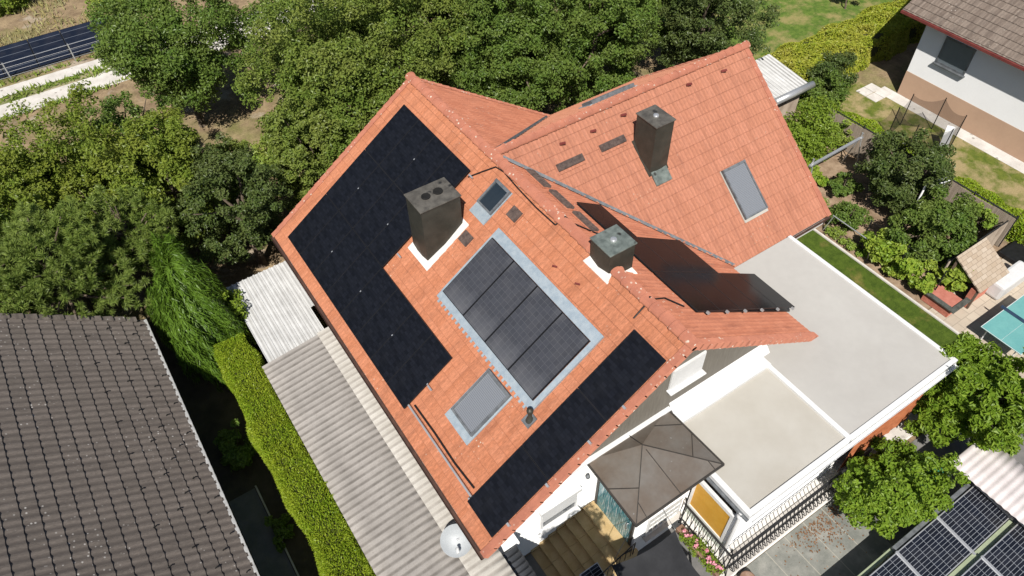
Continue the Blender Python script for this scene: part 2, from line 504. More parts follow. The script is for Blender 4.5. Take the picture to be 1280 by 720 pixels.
def place(name, me, parent=None, M4=None, kind=None):
    o = bpy.data.objects.new(name, me)
    col.objects.link(o)
    if M4 is None:
        if parent is None:                      # origin at the foot of the thing
            n = len(me.vertices)
            co = np.empty(n * 3, np.float32); me.vertices.foreach_get('co', co)
            co = co.reshape(-1, 3)
            c = np.array([(co[:, 0].min() + co[:, 0].max()) / 2, (co[:, 1].min() + co[:, 1].max()) / 2, co[:, 2].min()])
            me.vertices.foreach_set('co', (co - c).astype(np.float32).ravel()); me.update()
            M4 = Matrix.Translation(Vector([float(x) for x in c]))
        else:
            M4 = Matrix.Identity(4)
    if parent is not None:
        o.parent = parent
        o.matrix_local = W[parent.name].inverted() @ M4
    else:
        o.matrix_local = M4
    W[o.name] = M4.copy()
    if kind:
        o['kind'] = kind
    return o

def npmesh(name, V, F4, mats, mi=None):
    me = bpy.data.meshes.new(name)
    n = len(F4)
    me.vertices.add(len(V)); me.loops.add(n * 4); me.polygons.add(n)
    me.vertices.foreach_set('co', np.asarray(V, np.float32).ravel())
    me.loops.foreach_set('vertex_index', np.asarray(F4, np.int32).ravel())
    me.polygons.foreach_set('loop_start', np.arange(0, n * 4, 4, dtype=np.int32))
    for m in mats:
        me.materials.append(m)
    if mi is not None:
        me.polygons.foreach_set('material_index', np.asarray(mi, np.int32))
    me.update(calc_edges=True)
    me.polygons.foreach_set('use_smooth', [False] * n)
    return me

def frame(o, u, v):
    u = Vector(u).normalized(); v = Vector(v).normalized(); n = u.cross(v)
    m = Matrix((u, v, n)).transposed().to_4x4()
    m.translation = Vector(o)
    return m

def clip_mesh(me, clips):
    bm = bmesh.new(); bm.from_mesh(me)
    for p, n in clips:                            # keeps the side the normal points away from
        bmesh.ops.bisect_plane(bm, geom=bm.verts[:] + bm.edges[:] + bm.faces[:], dist=1e-5, plane_co=p, plane_no=n, clear_outer=True)
    bm.to_mesh(me); bm.free()

def tiles(name, parent, M4, u0, u1, v0, v1, course, tw, amp, step, mat, clips=(), prof='roman', ns=8):
    """courses of overlapping tiles in the slope's own frame (u along, v down, n out)"""
    nu = int(round((u1 - u0) / tw * ns))
    us = np.linspace(u0, u1, nu + 1)
    ph = np.mod(us / tw, 1.0)
    if prof == 'roman':
        h = amp * np.clip(np.sin(2 * np.pi * ph), -.15, 1)
    elif prof == 'wave':
        h = amp * (.5 + .5 * np.sin(2 * np.pi * ph))
    else:                                       # flat pan with a raised side lap
        h = amp * np.exp(-((ph - .5) / .13) ** 2)
    V = []; F = []
    k0 = math.floor(v0 / course)
    nc = int(math.ceil((v1 - k0 * course) / course - 1e-6))
    rr = random.Random(5)
    for c in range(nc):
        a = max(v0, (k0 + c) * course); b = min(v1, (k0 + c + 1) * course)
        base = len(V)
        jit = np.array([rr.uniform(-.004, .004) for _ in range(int((u1 - u0) / tw) + 3)])
        jv = jit[np.clip(((us - u0) / tw).astype(int), 0, len(jit) - 1)]
        top = np.stack([us, np.full_like(us, a), h], 1)
        bot = np.stack([us, np.full_like(us, b) + jv, h + step], 1)
        low = np.stack([us, np.full_like(us, b) + jv, h - .012], 1)
        V += top.tolist() + bot.tolist() + low.tolist()
        n = nu + 1
        for i in range(nu):
            F.append((base + i, base + i + 1, base + n + i + 1, base + n + i))
            F.append((base + n + i, base + n + i + 1, base + 2 * n + i + 1, base + 2 * n + i))
    me = npmesh(name, V, F, [mat])
    if clips:
        clip_mesh(me, clips)
    return place(name, me, parent, M4)

def corrugated(name, parent, M4, lu, lv, pitch, amp, mat, ns=6, th=.01, box_prof=False, sag=0):
    """a corrugated sheet lu x lv; waves run along v"""
    nu = int(lu / pitch * ns)
    us = np.linspace(0, lu, nu + 1)
    ph = us / pitch
    if box_prof:
        h = amp * np.clip(np.abs(np.mod(ph, 1) - .5) * 10 - 3.2, 0, 1)
    else:
        h = amp * np.sin(2 * np.pi * ph)
    nv = max(2, int(lv / .5))
    vs_ = np.linspace(0, lv, nv + 1)
    V = []; F = []
    for side, off in ((0, 0), (1, -th)):
        for v in vs_:
            V += np.stack([us, np.full_like(us, v), h + off], 1).tolist()
    n = nu + 1; tot = n * (nv + 1)
    for j in range(nv):
        for i in range(nu):
            q = (j * n + i, j * n + i + 1, (j + 1) * n + i + 1, (j + 1) * n + i)
            F.append(q); F.append(tuple(x + tot for x in reversed(q)))
    for i in range(nu):
        F.append((i + 1, i, i + tot, i + 1 + tot))
        e = nv * n
        F.append((e + i, e + i + 1, e + i + 1 + tot, e + i + tot))
    for j in range(nv):
        F.append((j * n, (j + 1) * n, (j + 1) * n + tot, j * n + tot))
        e = nu
        F.append(((j + 1) * n + e, j * n + e, j * n + e + tot, (j + 1) * n + e + tot))
    me = npmesh(name, V, F, [mat])
    me.polygons.foreach_set('use_smooth', [not box_prof] * len(me.polygons))
    return place(name, me, parent, M4)

# ------------------------------------------------------------------ foliage helpers
def unit(n):
    d = rng.normal(size=(n, 3)); return d / np.linalg.norm(d, axis=1, keepdims=True)
def norm(a):
    return a / np.maximum(np.linalg.norm(a, axis=1, keepdims=True), 1e-9)
def leaves(P, N, size, asp=.55, fold=.16, T=None):
    """one folded leaf (4 points) per row"""
    n = len(P)
    size = (np.ones(n) * size) * rng.uniform(.65, 1.3, n)
    if T is None:
        T = np.cross(N, unit(n))
    T = norm(T)
    B = norm(np.cross(N, T))
    s = size[:, None]
    V = np.stack([P - T * s * .5, P + B * s * asp * .5 + N * s * fold - T * s * .06, P + T * s * .5 - N * s * .1, P - B * s * asp * .5 + N * s * fold - T * s * .06], 1)
    F = np.arange(n * 4).reshape(-1, 4)
    return V.reshape(-1, 3), F

def crown_pts(c, rad, nclump, nleaf, cr=.24, inner=.4, seed=0, bump=.22):
    c = np.array(c, float); rad = np.array(rad, float)
    g = np.random.default_rng(seed)
    d = g.normal(size=(nclump, 3)); d /= np.linalg.norm(d, axis=1, keepdims=True)
    lob = g.normal(size=(6, 3)) * 2.2
    k = 1 + bump * np.sin(d @ lob.T + np.arange(6)).mean(1) * 2
    r = inner + (1 - inner) * g.random(nclump) ** .55
    cc = c + d * (r * k)[:, None] * rad
    R_ = rad.mean()
    crs = cr * R_ * g.uniform(.6, 1.35, nclump)
    wgt = crs ** 2 / (crs ** 2).sum()
    idx = g.choice(nclump, nleaf, p=wgt)
    e = g.normal(size=(nleaf, 3)); e /= np.linalg.norm(e, axis=1, keepdims=True)
    rr = g.random(nleaf) ** .42
    P = cc[idx] + e * (crs[idx] * rr)[:, None] * np.array([1, 1, .72])
    out = norm((P - c) / rad)
    N = norm(e * .45 + out * .35 + np.array([0, 0, .45]) + g.normal(size=(nleaf, 3)) * .62)
    return P, N, cc, crs

def trunk_mesh(base, c, cc, r0, nlimb=9, seed=0):
    rr = random.Random(seed)
    mb = MB()
    b = Vector(base); c = Vector(c)
    fork = b.lerp(c, .45)
    mid = b.lerp(fork, .5) + Vector((rr.uniform(-.1, .1), rr.uniform(-.1, .1), 0))
    mb.tube([b - Vector((0, 0, .1)), b + Vector((0, 0, .15)), mid, fork, c + Vector((0, 0, .3))], [r0 * 1.35, r0 * 1.05, r0 * .85, r0 * .7, r0 * .3], 8)
    idx = list(range(len(cc)))
    rr.shuffle(idx)
    for i in idx[:nlimb]:
        e = Vector(cc[i])
        s = b.lerp(c, rr.uniform(.35, .95))
        m_ = s.lerp(e, .5) + Vector((rr.uniform(-.2, .2), rr.uniform(-.2, .2), rr.uniform(0, .25)))
        mb.tube([s, m_, e], [r0 * .42, r0 * .26, r0 * .08], 5)
    return mb

def tree(name, label, cat, x, y, h, rad, leafm, nclump, nleaf, lsize, group=None, cr=.24, seed=1, inner=.4, r0=.16, asp=.55, nlimb=10, bump=.22, z0=0):
    t = thing(name, label, cat, (x, y, z0), group)
    c = (x, y, h)
    if name == 'broadleaf_tree':
        nclump = int(nclump * 3.2); nleaf = int(nleaf * 1.6); lsize *= .82; cr *= .62; inner = .36
    P, N, cc, crs = crown_pts(c, rad, nclump, nleaf, cr, inner, seed, bump)
    P[:, 2] = np.maximum(P[:, 2], z0 + .05)
    V, F = leaves(P, N, lsize, asp)
    place('crown', npmesh('crown', V, F, [leafm]), t)
    trunk_mesh((x, y, z0), c, cc, r0, nlimb, seed).build('trunk', M['bark'], t)
    return t

def shrub(name, label, cat, x, y, h, rad, leafm, nclump, nleaf, lsize, group=None, seed=1, asp=.6, cr=.3):
    return tree(name, label, cat, x, y, h, rad, leafm, nclump, nleaf, lsize, group, cr, seed, .3, .03, asp, 8, .3)

def hedge(name, label, x0, x1, y0, y1, h, leafm, n, lsize, asp=.5, rough_=.12, blades=False, group=None, seed=3, z0=0.0, wob=.1):
    g = np.random.default_rng(seed)
    sx, sy, sz = x1 - x0, y1 - y0, h - z0
    areas = np.array([sx * sy, sx * sz * .7, sx * sz * .7, sy * sz * .7, sy * sz * .7])
    fid = g.choice(5, n, p=areas / areas.sum())
    a = g.random(n); b = g.random(n)
    P = np.zeros((n, 3)); N = np.zeros((n, 3))
    m = fid == 0; P[m] = np.stack([x0 + a[m] * sx, y0 + b[m] * sy, np.full(m.sum(), h)], 1); N[m] = (0, 0, 1)
    m = fid == 1; P[m] = np.stack([x0 + a[m] * sx, np.full(m.sum(), y0), z0 + b[m] * sz], 1); N[m] = (0, -1, .15)
    m = fid == 2; P[m] = np.stack([x0 + a[m] * sx, np.full(m.sum(), y1), z0 + b[m] * sz], 1); N[m] = (0, 1, .15)
    m = fid == 3; P[m] = np.stack([np.full(m.sum(), x0), y0 + a[m] * sy, z0 + b[m] * sz], 1); N[m] = (-1, 0, .15)
    m = fid == 4; P[m] = np.stack([np.full(m.sum(), x1), y0 + a[m] * sy, z0 + b[m] * sz], 1); N[m] = (1, 0, .15)
    # round the edges, swell and dent the faces
    cx, cy = (x0 + x1) / 2, (y0 + y1) / 2
    q = np.maximum(0, (P[:, 2] - (h - .35)) / .35)
    wl = np.sin(P[:, 0] * 1.9 + 1.3 * np.sin(P[:, 1] * 1.1)) + np.sin(P[:, 1] * 2.3 + P[:, 2] * 1.7) + .7 * np.sin(P[:, 0] * 4.1 + P[:, 1] * 5.3)
    P += norm(N) * (wl * wob * .5 - g.random(n) ** 2 * rough_ * 2)[:, None]
    side = fid > 0
    P[side, 0] += np.where(side[side], -np.sign(P[side, 0] - cx) * q[side] ** 2 * .12, 0) * (fid[side] > 2)
    P[side, 1] += -np.sign(P[side, 1] - cy) * q[side] ** 2 * .12 * (fid[side] < 3)
    ex = np.minimum(np.minimum(P[:, 0] - x0, x1 - P[:, 0]), np.minimum(P[:, 1] - y0, y1 - P[:, 1]))
    top = fid == 0
    P[top, 2] -= np.clip((.2 - ex[top]) / .2, 0, 1) ** 2 * .14
    if blades:
        T = norm(N + g.normal(size=(n, 3)) * .45 + np.array([0, 0, .35]))
        Nn = norm(np.cross(T, g.normal(size=(n, 3))))
        V, F = leaves(P, Nn, lsize, asp, .1, T)
    else:
        Nn = norm(N + g.normal(size=(n, 3)) * .6 + np.array([0, 0, .3]))
        V, F = leaves(P, Nn, lsize, asp)
    d = .17
    cv = np.array([(X, Y, Z) for Z in (z0, h - d) for Y in (y0 + d, y1 - d) for X in (x0 + d, x1 - d)])
    cf = np.array([(0, 2, 3, 1), (4, 5, 7, 6), (0, 1, 5, 4), (2, 6, 7, 3), (0, 4, 6, 2), (1, 3, 7, 5)]) + len(V)
    mi = np.r_[np.zeros(len(F), int), np.ones(6, int)]
    o = place(name, npmesh(name, np.vstack([V, cv]), np.vstack([F, cf]), [leafm, M['hedge_core']], mi))
    return tag(o, label, 'hedge', group)

# ------------------------------------------------------------------ ground, paths, lawns
def ground_mat():
    t = NT('ground_earth_and_dry_grass')
    o = t.obj()
    n1 = t.noise(o, .22, 6, .6)
    n2 = t.noise(o, 1.4, 6, .65)
    n3 = t.noise(o, 9, 4, .7)
    c = t.mix(t.ramp(n2, .35, .65), (.19, .135, .085), (.34, .255, .155))
    c = t.mix(t.ramp(n1, .5, .64, 0, .7), c, (.14, .165, .04))
    c = t.mix(t.ramp(t.noise(o, .5, 5), .58, .66, 0, .8), c, (.40, .34, .27))
    f = t.ramp(n3, .25, .75, .7, 1.25)
    c = t.mix(1.0, c, t.comb(f, f, f), 'MULTIPLY')
    t.bump(n3, .8, .05)
    return t.fin(c, .95, 0, .1)
def lawn_mat(name, a, b, dry, amount):
    t = NT(name)
    o = t.obj()
    c = t.mix(t.ramp(t.noise(o, 3.2, 6, .7), .35, .65), a, b)
    c = t.mix(t.ramp(t.noise(o, .9, 6, .65), .62 - amount * .2, .78 - amount * .2, 0, .9), c, dry)
    n3 = t.noise(o, 28, 4, .75)
    f = t.ramp(n3, .25, .75, .6, 1.4)
    c = t.mix(1.0, c, t.comb(f, f, f), 'MULTIPLY')
    t.bump(n3, .9, .04)
    return t.fin(c, .95, 0, .1)

def sheet(name, poly, z, mat, th=None):
    mb = MB()
    if th:
        mb.prism([(x, y, z) for x, y in poly], (0, 0, th))
    else:
        mb.add([(x, y, z) for x, y in poly], [tuple(range(len(poly)))])
    return mb.build(name, mat, kind='structure')
def rect(x0, x1, y0, y1):
    return [(x0, y0), (x1, y0), (x1, y1), (x0, y1)]

sheet('ground', rect(-600, 600, -600, 700), 0, ground_mat())
sheet('road', [(-60, 33.6), (14, 33.4), (14, 36.4), (-60, 36.9)], .008, M['concrete'])
sheet('grass_verge', [(-60, 34.9), (-8.6, 34.9), (-8.0, 35.25), (-8.6, 35.6), (-60, 35.7)], .012, lawn_mat('verge_grass', (.08, .12, .025), (.15, .19, .04), (.36, .31, .2), .9))
sheet('lawn', rect(8.4, 13.15, -3.4, 8.5), .012, lawn_mat('mown_lawn', (.045, .075, .012), (.09, .135, .02), (.20, .17, .05), .35))
sheet('lawn', rect(19.0, 23.6, -20, 11.2), .012, lawn_mat('dry_lawn', (.085, .12, .02), (.16, .18, .035), (.36, .28, .15), 1.0))
sheet('meadow', [(17.5, 13.9), (60, 13.9), (60, 60), (17.5, 60)], .010, lawn_mat('meadow_grass', (.06, .115, .02), (.14, .20, .04), (.28, .24, .10), .8))
sheet('garden_bed', rect(13.3, 18.9, -.2, 10.5), .016, M['soil'])
sheet('garden_path', rect(13.25, 24.0, -12, -.25), .020, M['tan_path'])
sheet('patio', rect(-.2, 4.6, -9, -3.3), .020, M['paver_slate'])
sheet('yard', rect(4.6, 13.2, -14, -3.42), .014, M['slab_grey'])
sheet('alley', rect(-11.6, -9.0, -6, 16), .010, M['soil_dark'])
sheet('alley_paving', rect(-11.2, -10.35, -4, 7.2), .016, M['slab_grey'])
sheet('forecourt', rect(-9, -.25, -14, .55), .018, M['slab_grey'])
mb = MB().box(13.15, 13.24, -3.4, 7.5, 0, .07)
mb.build('kerb', M['concrete'], kind='structure')
sheet('house_apron', rect(23.55, 24.28, -12, 10.2), .016, M['concrete'])

# ------------------------------------------------------------------ the main house
HX, HY = 0.0, 7.0
H = thing('detached_house', 'white house with orange clay tile roof, black solar panels and metal chimneys', 'house', (HX, HY, 0))
T1 = .674; RZ = 7.5; LW = 6.10; RW = 6.15; DROP = RW * T1
RS = 8.84; WC = 5.31; TC = DROP / WC; LC = 10.77
ca = 1 / math.sqrt(1 + T1 * T1); sa = T1 * ca
cb = 1 / math.sqrt(1 + TC * TC); sb = TC * cb
ML = frame((0, 0, RZ), (0, 1, 0), (-ca, 0, -sa))       # u = y,  v = down the left slope
MR = frame((0, 0, RZ), (0, -1, 0), (ca, 0, -sa))       # u = -y
MC = frame((0, RS, RZ), (-1, 0, 0), (0, -cb, -sb))     # u = -x
MD = frame((0, RS, RZ), (1, 0, 0), (0, cb, -sb))       # u = x
LL = LW / ca; LR = RW / ca; LCR = WC / cb
def vnorm(a, b, flip=1):
    d = Vector((b[0] - a[0], b[1] - a[1], 0)).normalized()
    return Vector((d.y, -d.x, 0)) * flip
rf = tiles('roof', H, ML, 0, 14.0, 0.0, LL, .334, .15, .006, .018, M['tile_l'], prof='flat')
rf['label'] = 'sunlit left roof slope of orange clay tiles carrying most of the solar panels'
# right slope: front piece up to the valley, rear piece beyond the cross wing
va = (-RS, 0); vb_ = (-(RS - WC), LR)
n1 = vnorm(va, vb_)
if n1.x > 0: n1 = -n1
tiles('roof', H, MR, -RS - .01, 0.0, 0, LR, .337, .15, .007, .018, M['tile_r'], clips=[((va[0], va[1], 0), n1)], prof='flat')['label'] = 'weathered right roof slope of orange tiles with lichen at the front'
vb2 = (-(RS + WC), LR)
n2 = vnorm(va, vb2)
if n2.x < 0: n2 = -n2
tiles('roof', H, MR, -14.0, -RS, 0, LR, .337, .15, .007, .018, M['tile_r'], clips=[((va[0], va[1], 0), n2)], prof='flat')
# cross wing slopes
vc = (0, 0); vd = (-RW, LCR)
n3 = vnorm(vc, vd)
if n3.x < 0: n3 = -n3
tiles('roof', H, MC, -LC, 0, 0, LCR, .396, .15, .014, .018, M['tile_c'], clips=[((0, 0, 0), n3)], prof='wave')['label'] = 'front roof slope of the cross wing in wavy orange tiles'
vd2 = (RW, LCR)
n4 = vnorm((0, 0), vd2)
if n4.x > 0: n4 = -n4
tiles('roof', H, MD, 0, LC, 0, LCR, .396, .15, .014, .018, M['tile_c'], clips=[((0, 0, 0), n4)], prof='wave')
# roof boards below the tiles and rake tiles along the gables
mb = MB()
def board(Mx, poly, d0=.05, d1=.20):
    a = [Mx @ Vector((u, v, -d0)) for u, v in poly]
    n = Mx.to_3x3() @ Vector((0, 0, 1))
    mb.prism(a, n * (d1 - d0))
board(ML, [(0.03, 0), (13.97, 0), (13.97, LL - .04), (.03, LL - .04)])
board(MR, [(-.03, .01), (-.03, LR - .04), (vb_[0] - .0, LR - .04), (va[0], va[1] + .01)][::-1])
board(MR, [(-13.97, .01), (-RS, .01), (vb2[0] + .15, LR - .04), (-13.97, LR - .1)])
board(MC, [(-LC + .03, .01), (0, .01), (-RW, LCR - .04), (-LC + .03, LCR - .04)])
board(MD, [(0, .01), (LC - .03, .01), (LC - .03, LCR - .04), (RW, LCR - .04)])
mb.build('roof_boarding', M['wood_dark'], H)
def rake(Mx, u, vl, side, course):
    mb = MB()
    n = int(vl / course)
    for i in range(n + 1):
        a = i * course; b = min(vl + .03, a + course + .03)
        if b - a < .08: continue
        u0, u1 = (u, u + .17 * side)
        lo, hi = min(u0, u1), max(u0, u1)
        pts = [(lo, a, .035), (hi, a, .035), (hi, b, .065), (lo, b, .065)]
        mb.prism([Mx @ Vector(p) for p in pts], (Mx.to_3x3() @ Vector((0, 0, 1))) * .03)
        e0, e1 = sorted((u, u - .028 * side))
        pts = [(e0, a, .036), (e1, a, .036), (e1, b, .066), (e0, b, .066)]
        mb.prism([Mx @ Vector(p) for p in pts], (Mx.to_3x3() @ Vector((0, 0, 1))) * .2)
    return mb.build('verge_tiles', M['ridge'], H)
rake(ML, .0, LL, 1, .334); rake(ML, 14.0, LL, -1, .334)
rake(MR, 0.0, LR, -1, .337); rake(MR, -14.0, LR - .2, 1, .337)
rake(MC, -LC, LCR, 1, .396); rake(MD, LC, LCR, -1, .396)
def ridge(p, q, mat, wd=.15, seg=.36):
    mb = MB()
    p = Vector(p); q = Vector(q); L_ = (q - p).length; t = (q - p).normalized()
    a = t.cross(Vector((0, 0, 1))).normalized()
    n = int(L_ / seg)
    for i in range(n):
        s0 = i * L_ / n - .03; s1 = (i + 1) * L_ / n + .02
        vs = []
        jx = random.uniform(-.008, .008)
        for s_, rr_, dz in ((s0, wd * .88, 0), (s1 - .05, wd, .012), (s1 - .05, wd * 1.1, .02), (s1, wd * 1.1, .02)):
            c = p + t * s_
            for k in range(9):
                an = math.pi * (-.12 + 1.24 * k / 8)
                vs.append(c + a * (math.cos(an) * rr_ + jx) + Vector((0, 0, math.sin(an) * rr_ * .8 + dz - .03)))
        fs = []
        for j in range(3):
            for k in range(8):
                fs.append((j * 9 + k, j * 9 + k + 1, (j + 1) * 9 + k + 1, (j + 1) * 9 + k))
        fs.append(tuple(range(8, -1, -1))); fs.append(tuple(range(27, 36)))
        mb.add(vs, fs, False)
    return mb.build('ridge_cap', mat, H)
ridge((0, -.02, RZ + .05), (0, 14.02, RZ + .05), M['ridge'], .17)
ridge((.1, RS, RZ + .05), (LC + .02, RS, RZ + .05), M['ridge'])
# valley gutters
def strip(name, a, b, wd, mat, up=.05):
    mb = MB()
    a = Vector(a); b = Vector(b); t = (b - a).normalized(); s_ = t.cross(Vector((0, 0, 1))).normalized() * wd / 2
    nn = 14
    pts = []
    for i in range(nn + 1):
        c = a.lerp(b, i / nn)
        z = Vector((0, 0, up))
        pts += [c - s_ + z + Vector((0, 0, .075)), c + z, c + s_ + z + Vector((0, 0, .075))]
    fs = []
    for i in range(nn):
        for k in (0, 1):
            fs.append((i * 3 + k, i * 3 + k + 1, i * 3 + k + 4, i * 3 + k + 3))
    mb.add(pts, fs)
    return mb.build(name, mat, H)
strip('valley_gutter', (.25, RS - .25 * WC / RW, RZ - .25 * T1), (RW - .05, RS - WC + .05, RZ - DROP + .02), .15, M['lead'], .03)
strip('valley_gutter', (.25, RS + .25 * WC / RW, RZ - .25 * T1), (RW - .05, RS + WC - .05, RZ - DROP + .02), .15, M['lead'], .03)
# eaves: fascia and gutters
def gutter(name, a, b, mat, r=.065):
    mb = MB()
    a = Vector(a); b = Vector(b); t = (b - a).normalized(); s_ = t.cross(Vector((0, 0, 1))).normalized()
    vs = []; fs = []
    for c in (a, b):
        for rr_ in (r, r - .008):
            for k in range(9):
                an = math.pi + math.pi * k / 8
                vs.append(c + s_ * math.cos(an) * rr_ + Vector((0, 0, math.sin(an) * rr_)))
    for k in range(8):
        fs.append((k, k + 1, 18 + k + 1, 18 + k)); fs.append((9 + k + 1, 9 + k, 27 + k, 27 + k + 1))
    fs += [(0, 18, 27, 9), (8, 17, 35, 26)]
    mb.add(vs, fs, False)
    return mb.build(name, mat, H)
EZ = RZ - DROP
gutter('gutter', (-LW - .07, 0, RZ - LW * T1 - .02), (-LW - .07, 14, RZ - LW * T1 - .02), M['gutter'])
gutter('gutter', (RW + .07, 0.0, EZ - .02), (RW + .07, RS - WC, EZ - .02), M['gutter'])
gutter('gutter', (RW + .1, RS - WC - .07, EZ - .02), (LC, RS - WC - .07, EZ - .02), M['gutter'])
# walls
def zroof(x):
    return RZ - .24 - abs(x) * T1
mb = MB()
mb.prism([(-5.5, .6, 0), (5.6, .6, 0), (5.6, .6, 3.62), (-5.5, .6, 3.62)][::-1] and [(-5.5, .6, 0), (5.6, .6, 0), (5.6, .6, zroof(5.6)), (5.6, .6, 3.4), (-5.5, .6, 3.4), ], (0, -.3, 0))
mb.box(-5.5, -5.2, .9, 13.4, 0, 3.5)
mb.box(-5.2, 5.6, 13.1, 13.4, 0, 3.4)
mb.box(10.0, 10.3, 4.3, 13.4, 0, 3.3)
mb.box(5.6, 10.0, 4.3, 4.6, 0, 3.3)
mb.prism([(10.3, 4.3, 3.3), (10.3, 13.4, 3.3), (10.3, RS, RZ - .3)], (.3, 0, 0))
mb.prism([(-5.2, 13.4, 3.4), (0, 13.4, RZ - .25), (5.4, 13.4, 3.4)], (0, .3, 0))
mb.build('wall', M['white_wall'], H)
mb = MB()
poly = [(-5.4, .594, 3.42), (5.55, .594, 3.42), (5.4, .594, zroof(5.4)), (0, .594, zroof(0)), (-5.4, .594, zroof(5.4))]
mb.prism(poly, (0, -.25, 0))
mb.build('gable_cladding', M['cladding'], H)
MB().bevel_box(-5.45, .42, .45, .59, 3.69, 3.75, .012).build('drip_ledge', M['white_metal'], H)

# windows of the front gable
def window(name, x0, x1, z0, z1, y, label=None, shut=0.0, blind=None):
    f = MB()
    fw = .07
    f.box(x0, x1, y - .05, y, z0, z0 + fw); f.box(x0, x1, y - .05, y, z1 - fw, z1)
    f.box(x0, x0 + fw, y - .05, y, z0 + fw, z1 - fw); f.box(x1 - fw, x1, y - .05, y, z0 + fw, z1 - fw)
    fr = f.build(name, M['white_metal'], H)
    MB().box(x0 + fw, x1 - fw, y - .03, y - .005, z0 + fw, z1 - fw).build('pane', M['glass'], fr)
    MB().bevel_box(x0 - .06, x1 + .06, y - .2, y, z0 - .05, z0 - .004, .01).build('sill', M['white_metal'], fr)
    if shut:
        MB().box(x0 + .03, x1 - .03, y - .075, y - .053, z1 - (z1 - z0) * shut, z1).build('roller_blind', M['white_metal'], fr)
    return fr
window('window', .2, 1.38, 4.75, 5.62, .59, shut=.97)
window('window', -3.98, -2.72, 1.2, 2.25, .595, shut=.55)
MB().box(-4.05, -2.65, .45, .595, 2.28, 2.42).build('shutter_box', M['white_metal'], H)

# ---- chimneys
def chimney(x0, x1, y0, y1, z0, z1, body, capm, cap_over=.035, cross_break=True, holes=1, label=None, collar=True):
    mb = MB()
    if cross_break:                                 # sheet metal faces folded along their diagonals
        e = .035
        def face(a, b, c, d, n):
            m_ = (Vector(a) + Vector(b) + Vector(c) + Vector(d)) / 4 + Vector(n) * e
            mb.add([a, b, c, d, m_], [(0, 1, 4), (1, 2, 4), (2, 3, 4), (3, 0, 4)])
        face((x0, y0, z0), (x1, y0, z0), (x1, y0, z1), (x0, y0, z1), (0, -1, 0))
        face((x0, y1, z0), (x0, y0, z0), (x0, y0, z1), (x0, y1, z1), (-1, 0, 0))
        face((x1, y0, z0), (x1, y1, z0), (x1, y1, z1), (x1, y0, z1), (1, 0, 0))
        face((x1, y1, z0), (x0, y1, z0), (x0, y1, z1), (x1, y1, z1), (0, 1, 0))
        mb.add([(x0, y0, z1), (x1, y0, z1), (x1, y1, z1), (x0, y1, z1)], [(0, 1, 2, 3)])
    else:
        mb.box(x0, x1, y0, y1, z0, z1)
    ch = mb.build('chimney', body, H)
    o = cap_over
    c = MB().bevel_box(x0 - o, x1 + o, y0 - o, y1 + o, z1 + .003, z1 + .05, .012)
    cap = c.build('cap', capm, ch)
    cx, cy = (x0 + x1) / 2, (y0 + y1) / 2
    if holes == 2:
        mb = MB()
        for dx, r in ((-.2, .11), (.2, .12)):
            mb.lathe([(r + .03, .0), (r + .025, .035), (r, .045), (r - .01, .01), (0.001, .008)], (cx + dx, cy + .03, z1 + .048), 18)
        mb.build('flue', M['hole'], ch)
    else:
        MB().lathe([(.09, 0), (.088, .05), (.075, .055), (.001, .07)], (cx, cy, z1 + .048), 14).build('flue', M['alu'], ch)
    if label: ch['label'] = label
    return ch
c1 = chimney(-3.08, -1.80, 7.76, 8.68, 4.6, 7.5, M['chim_dark'], M['chim_cap'], holes=2, label='broad dark sheet metal chimney beside the big black panel field')
def skirt(x0, x1, y0, y1, zf, mat, parent, w_=.14, h=.05):
    """mortar or metal skirt round a chimney foot, following the slope height zf(x, y)"""
    mb = MB()
    o = [(x0 - w_, y0 - w_), (x1 + w_, y0 - w_), (x1 + w_, y1 + w_), (x0 - w_, y1 + w_)]
    i = [(x0 + .01, y0 + .01), (x1 - .01, y0 + .01), (x1 - .01, y1 - .01), (x0 + .01, y1 - .01)]
    vs = [(x, y, zf(x, y) + h * .7) for x, y in o] + [(x, y, zf(x, y) + h + .12) for x, y in i] + [(x, y, zf(x, y) - .05) for x, y in o]
    fs = []
    for k in range(4):
        j = (k + 1) % 4
        fs += [(k, j, 4 + j, 4 + k), (8 + k, 8 + j, j, k)]
    mb.add(vs, fs)
    return mb.build('flashing', mat, parent)
skirt(-3.08, -1.80, 7.76, 8.68, lambda x, y: RZ - abs(x) * T1, M['mortar'], c1)
c2 = chimney(-.22, .60, 2.96, 3.74, 6.7, 8.13, M['chim_dark'], M['chim_green'], label='short chimney astride the ridge with a verdigris cap')
skirt(-.22, .60, 2.96, 3.74, lambda x, y: RZ - abs(x) * T1, M['mortar'], c2, w_=.12)
zc = lambda x, y: RZ - (RS - y) * TC
c3 = chimney(4.70, 5.44, 6.74, 7.66, 4.9, 7.72, M['chim_dark'], M['chim_cap'], label='tall narrow black chimney on the cross wing slope')
skirt(4.70, 5.44, 6.74, 7.66, zc, M['chim_dark'], c3, w_=.05)
MB().prism([(4.74, 6.36, zc(0, 6.36) + .09), (5.40, 6.36, zc(0, 6.36) + .09), (5.40, 6.73, zc(0, 6.73) + .12), (4.74, 6.73, zc(0, 6.73) + .12)], (0, -.02, .05)).build('apron', M['chim_green'], c3)

